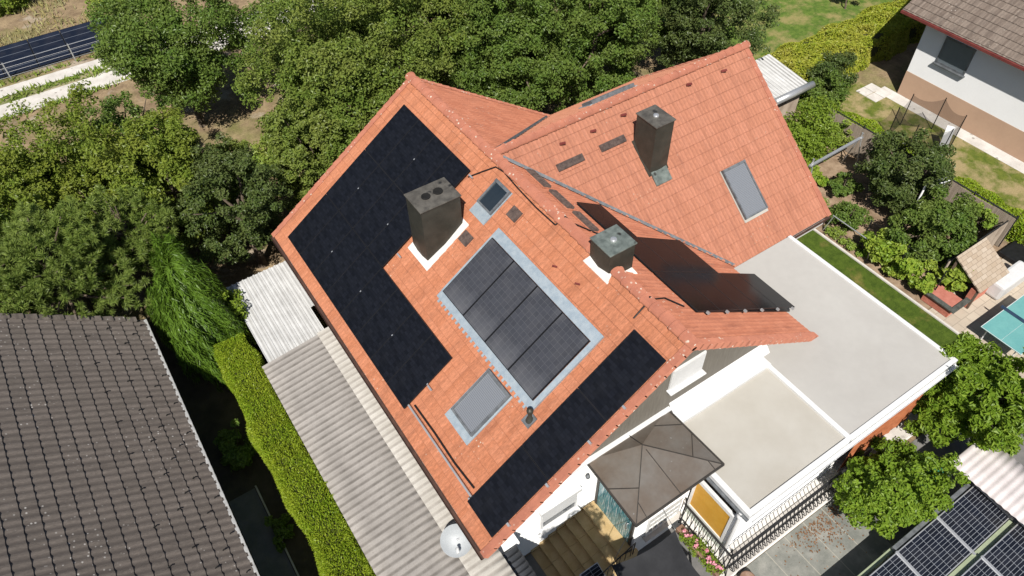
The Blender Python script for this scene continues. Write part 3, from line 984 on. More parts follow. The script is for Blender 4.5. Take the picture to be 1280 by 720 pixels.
# ---- solar panels on the roof
def panel_mesh(name, lu, lv, cellmat, frm, fw=.012, th=.035):
    mb = MB()
    mb.cur = 0
    mb.box(fw, lu - fw, fw, lv - fw, .006, th - .003)
    mb.cur = 1
    mb.box(0, lu, 0, fw, 0, th); mb.box(0, lu, lv - fw, lv, 0, th)
    mb.box(0, fw, fw, lv - fw, 0, th); mb.box(lu - fw, lu, fw, lv - fw, 0, th)
    me = bpy.data.meshes.new(name)
    me.from_pydata(mb.v, [], mb.f)
    me.materials.append(cellmat); me.materials.append(frm)
    me.polygons.foreach_set('material_index', mb.mi)
    me.update()
    return me
pm = panel_mesh('solar_panel', 1.045, 2.02, M['pv_black'], M['frame_black'])
clip_m = None
for i in range(8):
    u = 4.72 + i * 1.058
    rows = range(3) if i >= 4 else [2]
    for r in rows:
        v = .80 + r * 2.035
        place('solar_panel', pm, H, ML @ Matrix.Translation((u, v, .115)))
        if (i * 3 + r) % 2 == 0:
            MB().add([ML @ Vector(p) for p in ((u - .03, v + 1.0, .155), (u + .01, v + 1.0, .155), (u + .01, v + 1.05, .155), (u - .03, v + 1.05, .155))], [(0, 1, 2, 3)]).build('panel_clamp', M['alu'], H)
pm2 = panel_mesh('solar_panel', 1.16, 2.04, M['pv_black'], M['frame_black'])
for r in range(3):
    place('solar_panel', pm2, H, ML @ Matrix.Translation((.17, .72 + r * 2.055, .115)))
pm3 = panel_mesh('solar_panel', 1.72, 1.125, M['pv_mono'], M['frame_black'])
for row, ncol in ((0, 5), (1, 3), (2, 1)):
    for c in range(ncol):
        u = -(1.10 + row * 1.735 + 1.72)
        place('solar_panel', pm3, H, MR @ Matrix.Translation((u, 1.52, .10)) @ Matrix.Rotation(R(1.6), 4, 'X') @ Matrix.Translation((0, c * 1.138, 0)))
for k in range(6):                                    # silver clamps at the lower front row
    u = -1.06
    v = 1.9 + k * 1.0
    dz = (v - 1.52) * .028
    MB().prism([MR @ Vector(p) for p in ((u - .02, v, .16 + dz), (u + .07, v, .16 + dz), (u + .07, v + .06, .16 + dz), (u - .02, v + .06, .16 + dz))], MR.to_3x3() @ Vector((0, 0, .07))).build('panel_clamp', M['alu'], H)
for v in (2.2, 3.4, 4.9, 6.3):
    MB().prism([ML @ Vector(p) for p in ((.06, v, .15), (.16, v, .15), (.16, v + .06, .15), (.06, v + .06, .15))], ML.to_3x3() @ Vector((0, 0, .08))).build('panel_clamp', M['alu'], H)
for u, v in ((8.86, 4.2), (8.86, .9), (4.66, 5.9), (1.35, 6.78)):
    MB().prism([ML @ Vector(p) for p in ((u - .16, v, .12), (u + .04, v, .12), (u + .04, v + .05, .12), (u - .16, v + .05, .12))], ML.to_3x3() @ Vector((0, 0, .05))).build('panel_clamp', M['alu'], H)
mb = MB()
slab_ = lambda u0, u1, v0, v1: MB().prism([ML @ Vector(p) for p in ((u0, v0, .11), (u1, v0, .11), (u1, v1, .11), (u0, v1, .11))], ML.to_3x3() @ Vector((0, 0, .04))).build('panel_substructure', M['frame_black'], H)
slab_(8.98, 13.14, .84, 6.86); slab_(4.76, 8.98, 4.92, 6.86); slab_(.2, 1.3, .76, 6.84)
for row, ncol in ((0, 5), (1, 3), (2, 1)):
    u = -(1.10 + row * 1.735 + 1.72)
    mb.prism([MR @ Vector(p) for p in ((u + .03, 1.55, .11), (u + 1.69, 1.55, .11), (u + 1.69, 1.5 + ncol * 1.138 - .03, .11), (u + .03, 1.5 + ncol * 1.138 - .03, .11))], MR.to_3x3() @ Vector((0, 0, .04)))
mb.build('panel_substructure', M['frame_black'], H)
# rail left bare between the two fields, and the cables
mb = MB()
mb.beam(ML @ Vector((1.36, 6.72, .11)), ML @ Vector((4.72, 6.72, .11)), .05, .05, ML.to_3x3() @ Vector((0, 0, 1)))
mb.build('mounting_rail', M['alu'], H)
def on(Mx, pts, h=.055):
    return [Mx @ Vector((u, v, h)) for u, v in pts]
MB().tube(on(ML, [(8.9, 1.0), (8.6, .55), (8.35, .2), (8.0, .14), (7.2, .2), (6.2, .24), (5.3, .22)]), .022, 5).build('cable', M['plastic_black'], H)
MB().tube(on(ML, [(4.6, 6.60), (3.5, 6.58), (2.4, 6.60), (1.5, 6.55)]), .03, 5).build('cable', M['plastic_black'], H)
MB().tube(on(ML, [(5.3, .22), (5.25, .05)]) + [Vector((.05, 5.2, RZ + .18))] + on(MR, [(-5.1, .25), (-4.7, .9), (-4.5, 1.5)]), .022, 5).build('cable', M['plastic_black'], H)
MB().tube(on(ML, [(1.6, .55), (1.62, .1)]) + [Vector((.02, 1.65, RZ + .18))] + on(MR, [(-1.7, .3), (-1.75, .8), (-1.4, 1.3)]), .022, 5).build('cable', M['plastic_black'], H)

# ---- glass collector with zinc surround
mb = MB()
def slab(Mx, u0, u1, v0, v1, n0, n1):
    b = len(mb.v)
    vs = [Mx @ Vector((u, v, n)) for n in (n0, n1) for v in (v0, v1) for u in (u0, u1)]
    mb.add(vs, [(0, 2, 3, 1), (4, 5, 7, 6), (0, 1, 5, 4), (2, 6, 7, 3), (0, 4, 6, 2), (1, 3, 7, 5)])
slab(ML, 1.83, 6.66, 1.40, 1.72, .03, .10)
slab(ML, 1.83, 6.66, 3.88, 4.10, .02, .085)
slab(ML, 1.83, 1.99, 1.72, 3.88, .02, .10)
slab(ML, 6.58, 6.66, 1.72, 3.88, .02, .10)
for k in range(24):
    slab(ML, 1.86 + k * .2, 1.93 + k * .2, 4.09, 4.20, .02, .06)
col_ = mb.build('collector_surround', M['zinc'], H)
cm = bpy.data.meshes.new
for k in range(4):
    u0 = 2.02 + k * 1.142
    me = panel_mesh('collector', 1.125, 2.14, M['pv_coll'], M['frame_black'], .02, .07)
    place('collector', me, H, ML @ Matrix.Translation((u0, 1.73, .06)))
# ---- roof windows
def skylight(Mx, u0, u1, v0, v1, glass, top=.14, apron=.3, label=None, side=.12, fmat='zinc', fw=.09):
    global mb
    mb = MB()
    slab(Mx, u0, u1, v0, v0 + fw * 1.6, .02, top + .02); slab(Mx, u0, u1, v1 - fw, v1, .02, top)
    slab(Mx, u0, u0 + fw, v0 + fw * 1.6, v1 - fw, .02, top); slab(Mx, u1 - fw, u1, v0 + fw * 1.6, v1 - fw, .02, top)
    f = mb.build('skylight', M['lead'], H)
    m_ = MB().box(fw, u1 - u0 - fw, fw * 1.6, v1 - v0 - fw, .03, top - .04)
    m_.build('shutter' if glass == M['shutter'] else 'pane', glass, f, Mx @ Matrix.Translation((u0, v0, 0)))
    mb = MB()
    slab(Mx, u0 - side, u1 + side, v1 + .002, v1 + apron, .012, .052)
    slab(Mx, u0 - side, u0 - .002, v0, v1, .012, .045); slab(Mx, u1 + .002, u1 + side, v0, v1, .012, .045)
    mb.build('flashing', M[fmat], f)
    if label: f['label'] = label
skylight(ML, 2.58, 3.62, 4.24, 5.78, M['shutter'], .13, .26, side=.06, fw=.06, label='large roof window with grey roller shutter under the collector')
skylight(ML, 7.22, 7.95, .42, 1.32, M['glass'], .13, .36, side=.03, fw=.06, label='small roof window with bare glass near the ridge')
skylight(MC, -8.34, -7.30, 3.60, 5.45, M['shutter'], .15, .10, side=.03, fw=.05, fmat='membrane_tan', label='roof window with grey shutter on the cross wing')
skylight(MD, 5.6, 7.6, 2.6, 3.3, M['shutter'], .15, .1)
# ---- vent tiles
def vent(Mx, u, v, lu, lv, mat, base):
    global mb
    mb = MB()
    slab(Mx, u - .03, u + lu + .03, v - .02, v + lv + .10, .02, .058)
    b = mb.build('vent_tile', base, H)
    mb = MB()
    slab(Mx, u, u + lu, v, v + lv, .059, .13)
    n = max(2, int(lu / .14))
    for k in range(n):
        for j in range(2):
            slab(Mx, u + (k + .15) * lu / n, u + (k + .85) * lu / n, v + (.12 + j * .45) * lv, v + (.45 + j * .45) * lv, .131, .145)
    mb.build('hood', mat, b)
M['ventdark'] = gmat('weathered_vent_hood', (.07, .05, .045), (.14, .10, .085), 8, .8)
vent(ML, 6.38, .62, .40, .36, M['ventdark'], M['tile_l']); vent(ML, 7.10, 2.14, .40, .36, M['ventdark'], M['tile_l'])
for u in (-8.0, -6.85, -5.7):
    vent(MR, u, .78, .92, .30, M['ventdark'], M['tile_r'])
for x in (1.74, 3.44):
    vent(MC, -x - 1.0, 1.10, 1.0, .24, M['ventdark'], M['gutter_red'] if False else M['tile_c'])
# small storm clips (lifted tile hooks) over the cross slope and the left slope
mb = MB()
for u, v in ((-2.2, .55), (-3.4, .58), (-4.7, .50), (-7.6, .45), (-9.2, .5)):
    c = MC @ Vector((u, v, .07)); mb.beam(c, c + Vector((.16, -.1, .05)), .07, .05)
for u, v in ((4.3, 1.0), (3.4, .9), (12.6, 3.0)):
    c = ML @ Vector((u, v, .05)); mb.beam(c, c + Vector((-.1, .1, .03)), .04, .03)
mb.build('tile_hooks', M['gutter_red'], H)
# hooded pipe by the collector
mb = MB()
b = ML @ Vector((1.72, 4.25, .05))
mb.lathe([(.12, -.05), (.085, .05), (.055, .08), (.055, .34)], b, 14)
mb.lathe([(.085, .35), (.092, .40), (.075, .45), (.001, .48)], b, 14)
mb.build('vent_pipe', M['chim_dark'], H)
mb = MB()
slab(ML, 1.58, 1.88, 4.10, 4.45, .02, .060)
mb.build('vent_pipe_flashing', M['lead'], H)

# ------------------------------------------------------------------ flat roofed extension with terrace (part of the house)
mb = MB()
mb.box(3.98, 8.52, -2.83, 3.5, 3.34, 3.50)
mb.box(3.98, 10.5, 3.5, 4.28, 3.05, 3.30)
mb.build('flat_roof', M['membrane'], H)
mb = MB()
mb.box(.16, 3.83, -2.83, .02, 3.34, 3.482)
mb.build('flat_roof', M['membrane_tan'], H)
mb = MB()
mb.bevel_box(3.83, 3.98, -2.96, .25, 3.36, 3.56, .012)                 # strip between the two fields
mb.bevel_box(0.0, .16, -2.98, .02, 3.34, 3.54, .012)
mb.bevel_box(.16, 3.83, -2.98, -2.835, 3.34, 3.54, .012)
mb.bevel_box(3.98, 8.66, -2.98, -2.835, 3.34, 3.54, .012)
mb.bevel_box(8.52, 8.66, -2.835, 3.5, 3.34, 3.54, .012)
mb.bevel_box(.42, 3.98, .022, .34, 3.36, 3.60, .012)
mb.prism([(.42, .34, 3.60), (4.25, .34, 3.60), (4.25, .592, 3.88), (.42, .592, 3.88)], (0, -.02, .04))
mb.build('roof_trim', M['white_metal'], H)
gutter('gutter', (.0, -3.05, 3.43), (8.6, -3.05, 3.43), M['white_metal'], .06)
gutter('gutter', (-.06, .0, 3.40), (-.06, -3.0, 3.40), M['lead'], .055)
mb = MB()
mb.box(-.34, 8.3, -3.28, .6, 0, .80)
mb.build('terrace', M['mortar'], H)
MB().bevel_box(-.40, 8.36, -3.36, -2.9, .802, .86, .01).build('terrace_edge', M['concrete'], H)
mb = MB()
for q in ((8.1, 8.3, -2.6, 3.6, .0, 3.33), (.3, 4.6, -2.72, -2.55, .81, 3.33), (7.8, 8.09, -2.72, -2.55, .81, 3.33), (.0, .18, -2.78, -2.62, .81, 3.33)):
    MB().box(*q).build('terrace_wall', M['white_wall'], H)
mb = MB()
for k in range(16):
    x = 4.62 + k * .2
    mb.prism([(x, -2.93 + .05 * (k % 2), .82), (x + .2, -2.93 + .05 * ((k + 1) % 2), .82), (x + .2, -2.93 + .05 * ((k + 1) % 2), 3.3), (x, -2.93 + .05 * (k % 2), 3.3)], (0, -.012, 0))
mb.build('curtain', M['brickorange'], H)
# side screen with orange blind
scr = MB()
scr.box(-.02, .06, -2.66, -1.22, .81, 1.30)
ss = scr.build('side_screen', M['greenwhite'], H)
mb = MB()
mb.box(-.05, .05, -2.62, -1.22, 1.30, 1.38); mb.box(-.05, .05, -2.62, -1.22, 2.78, 2.92)
mb.box(-.05, .05, -1.30, -1.22, 1.38, 2.78); mb.box(-.05, .05, -2.62, -2.54, 1.38, 2.78)
mb.build('frame', M['white_metal'], ss)
MB().box(-.02, .02, -2.54, -1.30, 1.38, 2.78).build('blind', M['orange'], ss)
mb = MB()
mb.tube([(-.04, -2.75, 3.36), (-.10, -2.80, 3.1), (-.12, -2.82, 2.0), (-.12, -2.82, .84)], .045, 8)
mb.build('downpipe', M['white_metal'], H)
mb = MB()
mb.lathe([(.09, 0), (.10, .06), (.06, .1)], (-.06, -2.78, 3.24), 12)
mb.build('downpipe_head', M['white_metal'], H)
# wrought iron railings
def baluster(mb, x, y, dx, dy, z0=.86, r=.011):
    prof = [(0, .90), (.01, .66), (.05, .45), (.13, .28), (.19, .15), (.17, .05), (.08, .01), (.03, .06), (.06, .13), (.12, .12)]
    mb.tube([(x + dx * o, y + dy * o, z0 + z) for o, z in prof], r, 4, cap=False)
mb = MB()
for i in range(36):
    baluster(mb, -.20 + i * .161, -3.16, 0, -1, r=.014)
rl = mb.build('railing', M['iron'], H)
MB().bevel_box(-.26, 5.5, -3.19, -3.13, 1.75, 1.78, .006).bevel_box(-.26, 5.5, -3.18, -3.14, 1.55, 1.565, .004).bevel_box(-.26, 5.5, -3.19, -3.15, .90, .918, .004).build('handrail', M['iron'], rl)
mb = MB()
for i in range(11):
    baluster(mb, -.32, -1.42 - i * .165, -1, 0, r=.014)
rl = mb.build('railing', M['iron'], H)
MB().bevel_box(-.35, -.29, -3.16, -1.36, 1.75, 1.78, .006).bevel_box(-.34, -.30, -3.16, -1.36, .90, .918, .004).build('handrail', M['iron'], rl)
for p in ((-.32, -3.16), (-.32, -1.36)):
    mb = MB()
    mb.tube([(p[0], p[1], .86), (p[0], p[1], 1.95)], .022, 6)
    mb.tube([(p[0], p[1], 1.75), (p[0] + .1, p[1] + .1, 1.9), (p[0] + .16, p[1] + .16, 1.78), (p[0] + .1, p[1] + .1, 1.7)], .014, 5)
    mb.tube([(p[0], p[1], 1.3), (p[0] - .2, p[1] - .15, 1.2), (p[0] - .24, p[1] - .2, .98), (p[0], p[1], .9)], .014, 5)
    mb.build('railing_post', M['iron'], H)

# ---- porch with copper roof, door, window, steps
mb = MB()
mb.box(-1.98, -.06, -1.18, .598, 0, 3.53)
mb.build('porch', M['white_wall'], H)
ap = (-1.12, -.03, 4.0)
A, B, C, D = (-2.53, .592, 3.64), (-2.58, -1.57, 3.62), (.46, -1.57, 3.62), (.36, .592, 3.66)
mb = MB()
mb.add([A, B, C, D, ap], [(1, 2, 4), (0, 1, 4), (2, 3, 4), (3, 0, 4)])
mb.add([A, B, C, D] + [(p[0], p[1], p[2] - .09) for p in (A, B, C, D)], [(1, 0, 4, 5), (2, 1, 5, 6), (3, 2, 6, 7), (0, 3, 7, 4), (4, 7, 6, 5)])
pr = mb.build('porch_roof', M['copper'], H)
mb = MB()
def lerp(a, b, t): return tuple(a[i] + (b[i] - a[i]) * t for i in range(3))
for p in (B, C):
    mb.beam(lerp(ap, p, 0), lerp(ap, p, 1), .025, .035)
def seam(a, b): mb.beam((a[0], a[1], a[2] + .01), (b[0], b[1], b[2] + .01), .018, .03)
seam(lerp(ap, lerp(B, C, .5), .1), lerp(B, C, .5)); seam(lerp(ap, B, .55), lerp(A, B, .45)); seam(lerp(ap, C, .62), lerp(D, C, .45))
seam(lerp(ap, B, .72), lerp(B, C, .12)); seam(lerp(ap, C, .8), lerp(B, C, .9)); seam(lerp(ap, D, .5), lerp(D, C, .3))
seam((-1.1, .58, 3.67), ap)
for a, b in ((A, B), (B, C), (C, D)):
    mb.beam(a, b, .05, .05)
mb.build('seams', M['seam'], pr)
d = MB().box(-2.03, -1.983, -1.02, .42, .66, 3.05).build('front_door', M['glass_teal'], H)
mb = MB()
mb.box(-2.05, -1.984, -1.10, -1.02, .66, 3.12); mb.box(-2.05, -1.984, .42, .50, .66, 3.12); mb.box(-2.05, -1.984, -1.02, .42, 3.05, 3.12)
mb.build('frame', M['seam'], d)
MB().tube([(-2.06, -.9, 1.5), (-2.1, -.9, 1.5), (-2.1, -.9, 1.9), (-2.06, -.9, 1.9)], .012, 5).build('handle', M['alu'], d)
f = MB()
f.box(-1.60, -.36, -1.24, -1.182, 1.05, 1.12); f.box(-1.60, -.36, -1.24, -1.182, 2.05, 2.12); f.box(-1.60, -1.54, -1.24, -1.182, 1.12, 2.05); f.box(-.42, -.36, -1.24, -1.182, 1.12, 2.05)
for k in range(1, 6): f.box(-1.54 + k * .187 - .012, -1.54 + k * .187 + .012, -1.23, -1.20, 1.12, 2.05)
for k in range(1, 3): f.box(-1.54, -.42, -1.235, -1.205, 1.12 + k * .31 - .012, 1.12 + k * .31 + .012)
fr = f.build('window', M['white_metal'], H)
MB().box(-1.54, -.42, -1.198, -1.184, 1.12, 2.05).build('pane', gmat('pale_curtained_glass', (.4, .4, .38), (.5, .5, .47), 4, .2), fr)
MB().bevel_box(-1.68, -.28, -1.36, -1.182, .98, 1.045, .01).build('sill', M['concrete'], fr)
mb = MB()
nst = 6
for k in range(nst):
    x1 = -2.44 - k * .31
    zt = .78 - (k + 1) * .125
    for j in range(3):
        ya = -1.3 + j * .617
        mb.bevel_box(x1 - .335, x1 - .002, ya + .003, ya + .614, zt - .04, zt, .008)
    mb.box(x1 - .31, x1 - .003, -1.29, .54, 0, zt - .041)
mb.bevel_box(-2.44, -2.03, -1.3, .56, .0, .78, .015)
mb.build('steps', M['sandstone'], H)
mb = MB()
mb.bevel_box(-2.7, -2.0, -1.42, -1.31, .0, 1.0, .02)
mb.build('stair_wall', M['sandstone'], H)
for k in range(6):
    MB().bevel_box(-2.75 - k * .31, -2.44 - k * .31 - .005, .555, .598, 0, .86 - (k + 1) * .125, .006).build('stair_skirting', M['sandstone'], H)
mb = MB()
path = [(-2.30, -1.36, 1.2), (-2.34, -1.42, 1.55), (-2.48, -1.44, 1.62), (-2.58, -1.4, 1.52), (-2.5, -1.38, 1.42)]
mb.tube(path, .02, 5)
mb.tube([(-2.2, -1.4, .9), (-2.2, -1.4, 1.75), (-2.9, -1.42, 1.5), (-3.9, -1.42, .95)], .02, 5)
for k in range(8):
    x = -2.3 - k * .2
    mb.tube([(x, -1.41, .66 - k * .06), (x, -1.41, 1.68 - k * .1)], .011, 4)
mb.build('stair_railing', M['iron'], H)
mb = MB()
mb.tube([(-2.1, .53, 2.5), (-2.1, .4, 2.55), (-2.15, .3, 2.5)], .03, 6)
mb.lathe([(.05, 0), (.07, .06), (.05, .14), (.001, .16)], (-2.45, .50, 2.75), 10)
mb.build('wall_lamp', M['lead'], H)

# ------------------------------------------------------------------ garage, lean-to, dish, canopies
G = thing('garage', 'low garage with grey corrugated fibre cement roof along the left house wall', 'garage', (-7.2, 4.5, 0))
MB().box(-8.35, -8.15, -2.0, 9.4, 0, 2.15).box(-8.15, -5.52, 9.2, 9.4, 0, 2.3).box(-8.15, -5.52, -2.0, -1.8, 0, 2.3).build('wall', M['white_wall'], G)
sl = .13
# waves run across the garage (x); u along y, v towards the hedge
def garr(x_hi, z_hi, x_lo, z_lo, y0, y1, mat, pitch=.225):
    d = Vector((x_lo - x_hi, 0, z_lo - z_hi))
    m_ = frame((x_hi, y0, z_hi), (0, 1, 0), d)
    return corrugated('roof', G, m_, y1 - y0, d.length, pitch, .028, mat, 8)
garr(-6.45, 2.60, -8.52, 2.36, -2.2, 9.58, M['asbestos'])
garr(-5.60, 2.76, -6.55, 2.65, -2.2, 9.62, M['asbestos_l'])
ln = thing('lean_to', 'old lean-to with white corrugated sheet roof behind the garage', 'shed', (-7.1, 11.8, 0))
M_w = frame((-8.28, 9.72, 2.22), (1, 0, .02), (0, 1, .01))
corrugated('roof', ln, M_w, 2.08, 3.95, .20, .035, M['whitecorr'], 10, box_prof=True)
M_w2 = frame((-6.30, 11.1, 2.285), (1, 0, .02), (0, 1, .012))
corrugated('roof', ln, M_w2, .5, 2.55, .20, .03, M['whitecorr'], 10, box_prof=True)
MB().box(-8.2, -8.12, 9.7, 13.5, 0, 2.1).box(-8.12, -5.9, 13.42, 13.5, 0, 2.1).build('wall', M['wood_dark'], ln)

ds = thing('satellite_dish', 'pale round satellite dish at the front corner of the house eave', 'satellite dish', (-6.3, .75, 2.6))
dn = Vector((-.30, -.42, .85)).normalized()
dc = Vector((-6.42, .92, 3.0))
mb = MB()
prof = [(.001, -.10), (.12, -.094), (.24, -.07), (.34, -.03), (.415, .012), (.42, .016), (.41, .0), (.33, -.045), (.2, -.09), (.001, -.115)]
mb.lathe(prof, dc, 28, dn)
mb.build('dish', M['dishmat'], ds)
foc = dc + dn * .42 + Vector((0, -.12, -.22))
mb = MB()
mb.beam(dc - dn * .08 + Vector((0, -.2, -.3)), foc, .03, .03)
mb.tube([dc - dn * .1, Vector((-6.0, .95, 2.95)), Vector((-5.6, .95, 2.75))], .03, 6)
mb.build('arm', M['alu'], ds)
mb = MB().lathe([(.001, -.09), (.035, -.09), (.035, .04), (.05, .06), (.001, .07)], foc, 10, (dc - foc).normalized())
mb.build('receiver', M['white_plastic'], ds)
cp = thing('side_canopy', 'dark grey corrugated canopy roof by the front steps', 'canopy', (-5.7, -1, 0))
corrugated('roof', cp, frame((-6.62, -3.0, 2.30), (0, 1, .07), (1, 0, 0)) if False else frame((-5.10, -3.0, 2.34), (0, 1, .06), (-1, 0, -.03)), 3.12, 1.5, .16, .028, M['darkcorr'], 8)
for x, y in ((-6.5, -2.9), (-5.2, -2.9), (-5.2, .05), (-6.5, .05)):
    MB().box(x - .04, x + .04, y - .04, y + .04, 0, 2.25).build('post', M['lead'], cp)
MB().bevel_box(-6.2, -4.95, .18, .56, 2.28, 2.40, .02).build('wall_ledge', M['white_wall'], cp)

st = thing('solar_lamp_panel', 'small framed solar panel on a post beside the front steps', 'solar panel', (-3.3, -1.75, 0))
spm = panel_mesh('panel', .62, .95, M['pv_grid'], M['alu'], .02, .03)
place('panel', spm, st, frame((-3.28, -1.12, 1.36), (-1, 0, 0), (0, -1, -.38)))
MB().tube([(-3.6, -1.5, 0), (-3.6, -1.5, 1.2)], .03, 8).build('post', M['iron'], st)

# black shade sail in front of the porch
def sail():
    c = [Vector(p) for p in ((-1.38, -1.92, 2.50), (-3.34, -1.68, 2.42), (-4.2, -4.3, 2.3), (-1.62, -3.6, 2.45))]
    n = 20
    V = []; F = []
    for i in range(n + 1):
        for j in range(n + 1):
            a = i / n; b = j / n
            p = c[0].lerp(c[1], a).lerp(c[3].lerp(c[2], a), b)
            ctr = (c[0] + c[1] + c[2] + c[3]) / 4
            k = .11 * (1 - (2 * a - 1) ** 2) * abs(2 * b - 1) ** 3 + .11 * (1 - (2 * b - 1) ** 2) * abs(2 * a - 1) ** 3
            p = p.lerp(ctr, k)
            p.z -= .16 * (1 - (2 * a - 1) ** 2) * (1 - (2 * b - 1) ** 2) + .015 * math.sin(9 * a + 4 * b)
            V.append(p)
    m_ = n + 1
    tot = len(V)
    V2 = [(p[0], p[1], p[2] - .006) for p in V]
    for i in range(n):
        for j in range(n):
            q = (i * m_ + j, (i + 1) * m_ + j, (i + 1) * m_ + j + 1, i * m_ + j + 1)
            F.append(q); F.append(tuple(x + tot for x in reversed(q)))
    mb = MB(); mb.add([tuple(p) for p in V] + V2, F, True)
    return mb, c
sm, sc_ = sail()
so_ = thing('shade_sail', 'black cloth shade sail stretched in front of the porch window', 'shade sail', (-2.6, -2.8, 0))
sm.build('cloth', M['sail'], so_)
for p in sc_[2:]:
    MB().tube([(p.x - .05, p.y - .05, 0), (p.x, p.y, p.z + .05)], .04, 8).build('post', M['iron'], so_)
MB().tube([sc_[0], (-1.3, -1.25, 2.7)], .008, 4).build('rope', M['iron'], so_)
MB().tube([sc_[1], (-2.05, -1.15, 2.75)], .008, 4).build('rope', M['iron'], so_)

# flower box on the side railing
fb = thing('flower_box', 'planter of pink and white flowers hanging on the side railing', 'flower box', (-.62, -2.4, .9))
MB().bevel_box(-.74, -.50, -3.2, -1.55, .92, 1.12, .02).build('box', M['skin_brown'], fb)
P, N, cc, crs = crown_pts((-.64, -2.4, 1.2), (.2, .85, .2), 30, 1400, .3, .2, 4)
V, F = leaves(P, N, .07, .7)
place('leaves', npmesh('leaves', V, F, [L['bright']]), fb)
for k in range(9):
    P, N, cc, crs = crown_pts((-.70 + .05 * (k % 3), -1.85 - .15 * k, 1.28 + .04 * (k % 2)), (.10, .09, .07), 3, 45, .6, .2, 200 + k)
    V, F = leaves(P, N, .055, .9)
    place('flower', npmesh('flower', V, F, [M['flower']]), fb)
pt = MB().lathe([(.001, 0), (.13, 0), (.2, .12), (.23, .34), (.2, .36), (.17, .3), (.001, .28)], (.25, -3.62, .02), 20)
tag(pt.build('flower_pot', M['skin_brown']), 'brown rounded clay pot on the slate patio by the railing corner', 'pot')

# ------------------------------------------------------------------ hedge, left neighbour house
hedge('clipped_hedge', 'bright yellow-green clipped hedge running beside the garage', -9.62, -8.52, -4.5, 11.45, 2.35, L['hedge'], 150000, .10, .26, .08, True, seed=8, wob=.13)
N_ = thing('tiled_house', 'neighbouring house with dark brown wavy roof tiles at lower left', 'house', (-15, 0, 0))
NE = (-11.02, 3.0); NT_ = .755
cn = 1 / math.sqrt(1 + NT_ * NT_); sn = NT_ * cn
RX = -16.6; RZ2 = NE[1] + (NE[0] - RX) * NT_
MN = frame((RX, 0, RZ2), (0, -1, 0), (cn, 0, -sn))
LN = (NE[0] - RX) / cn
tiles('roof', N_, MN, -13.0, 16, 0, LN, .385, .23, .026, .026, M['tile_dark'], prof='wave', ns=8)
MN2 = frame((RX, 0, RZ2), (0, 1, 0), (-cn, 0, -sn))
tiles('roof', N_, MN2, -16, 13.0, 0, LN, .35, .30, .045, .045, M['tile_dark'], prof='wave', ns=6)
mb = MB()
mb.prism([MN @ Vector(p) for p in ((-12.95, 0, -.04), (16, 0, -.04), (16, LN - .05, -.04), (-12.95, LN - .05, -.04))], MN.to_3x3() @ Vector((0, 0, .15)))
mb.prism([MN2 @ Vector(p) for p in ((-16, 0.02, -.04), (12.95, 0.02, -.04), (12.95, LN - .05, -.04), (-16, LN - .05, -.04))], MN2.to_3x3() @ Vector((0, 0, .15)))
mb.build('roof_boarding', M['wood_dark'], N_)
mb = MB()
for yy in (12.93, ):
    for i in range(int(LN / .35)):
        a = i * .35; b = a + .37
        mb.prism([MN @ Vector(p) for p in ((-13.06, a, .07), (-12.86, a, .07), (-12.86, b, .11), (-13.06, b, .11))], MN.to_3x3() @ Vector((0, 0, .05)))
mb.build('verge_tiles', M['tile_dark'], N_)
mb = MB().box(-22, -11.5, -16, 12.5, 0, 2.75)
mb.prism([(-21.6, 12.5, 2.75), (-16.6, 12.5, RZ2 - .35), (-11.6, 12.5, 2.75)], (0, .3, 0))
mb.build('wall', M['white_wall'], N_)
mb = MB()
mb.box(NE[0] + .01, NE[0] + .05, -16, 13.0, NE[1] - .03, NE[1] + .06)
for k in range(95):
    y = 12.9 - k * .305
    mb.bevel_box(NE[0] - .04, NE[0] + .06, y - .10, y + .10, NE[1] + .03, NE[1] + .075, .02)
mb.build('eave_trim', gmat('pale_eave_comb', (.36, .36, .35), (.46, .46, .45), 5, .6), N_)
gm = MB().tube([(0, 0, 0), (0, 0, .055), (0, .05, .05)], .018, 5)
g0 = None
for row, off in ((0, .0), (1, .45), (2, .9), (3, .2), (5, .6)):
    v = LN - .25 - row * .35
    u = -12.7 + off
    while u < -2.2:
        if g0 is None:
            g0 = gm.build('snow_guard', M['hole'], N_, MN @ Matrix.Translation((u, v, .03)))
        else:
            place('snow_guard', g0.data, N_, MN @ Matrix.Translation((u, v, .03)))
        u += 1.2

# ------------------------------------------------------------------ right neighbour house
K = thing('bungalow', 'white bungalow with tan plinth and brown tiled roof at upper right', 'house', (28, 4, 0))
wy1 = 9.45; wx = 24.3
MB().box(wx, 33, -12, wy1, 1.28, 4.35).prism([(wx, wy1, 4.35), (33, wy1, 4.35), (28.6, wy1, 6.6)][::-1], (0, .25, 0)).build('wall', M['white_wall'], K)
MB().box(wx - .012, 33, -12, wy1 + .012, 0, 1.28).build('plinth', M['tan_wall'], K)
ET = .60; ex, ez = 23.64, 4.19
ck = 1 / math.sqrt(1 + ET * ET); sk = ET * ck
rx = 28.65; rz = ez + (rx - ex) * ET
LK = (rx - ex) / ck
MK = frame((rx, 0, rz), (0, 1, 0), (-ck, 0, -sk))
tiles('roof', K, MK, -14, 10.5, 0, LK, .36, .30, .018, .028, M['tile_brown'], prof='wave', ns=6)
MK2 = frame((rx, 0, rz), (0, -1, 0), (ck, 0, -sk))
tiles('roof', K, MK2, -10.5, 14, 0, LK, .36, .30, .03, .035, M['tile_brown'], prof='wave', ns=4)
mb = MB()
mb.prism([MK @ Vector(p) for p in ((-14, 0, -.04), (10.45, 0, -.04), (10.45, LK - .03, -.04), (-14, LK - .03, -.04))], MK.to_3x3() @ Vector((0, 0, .16)))
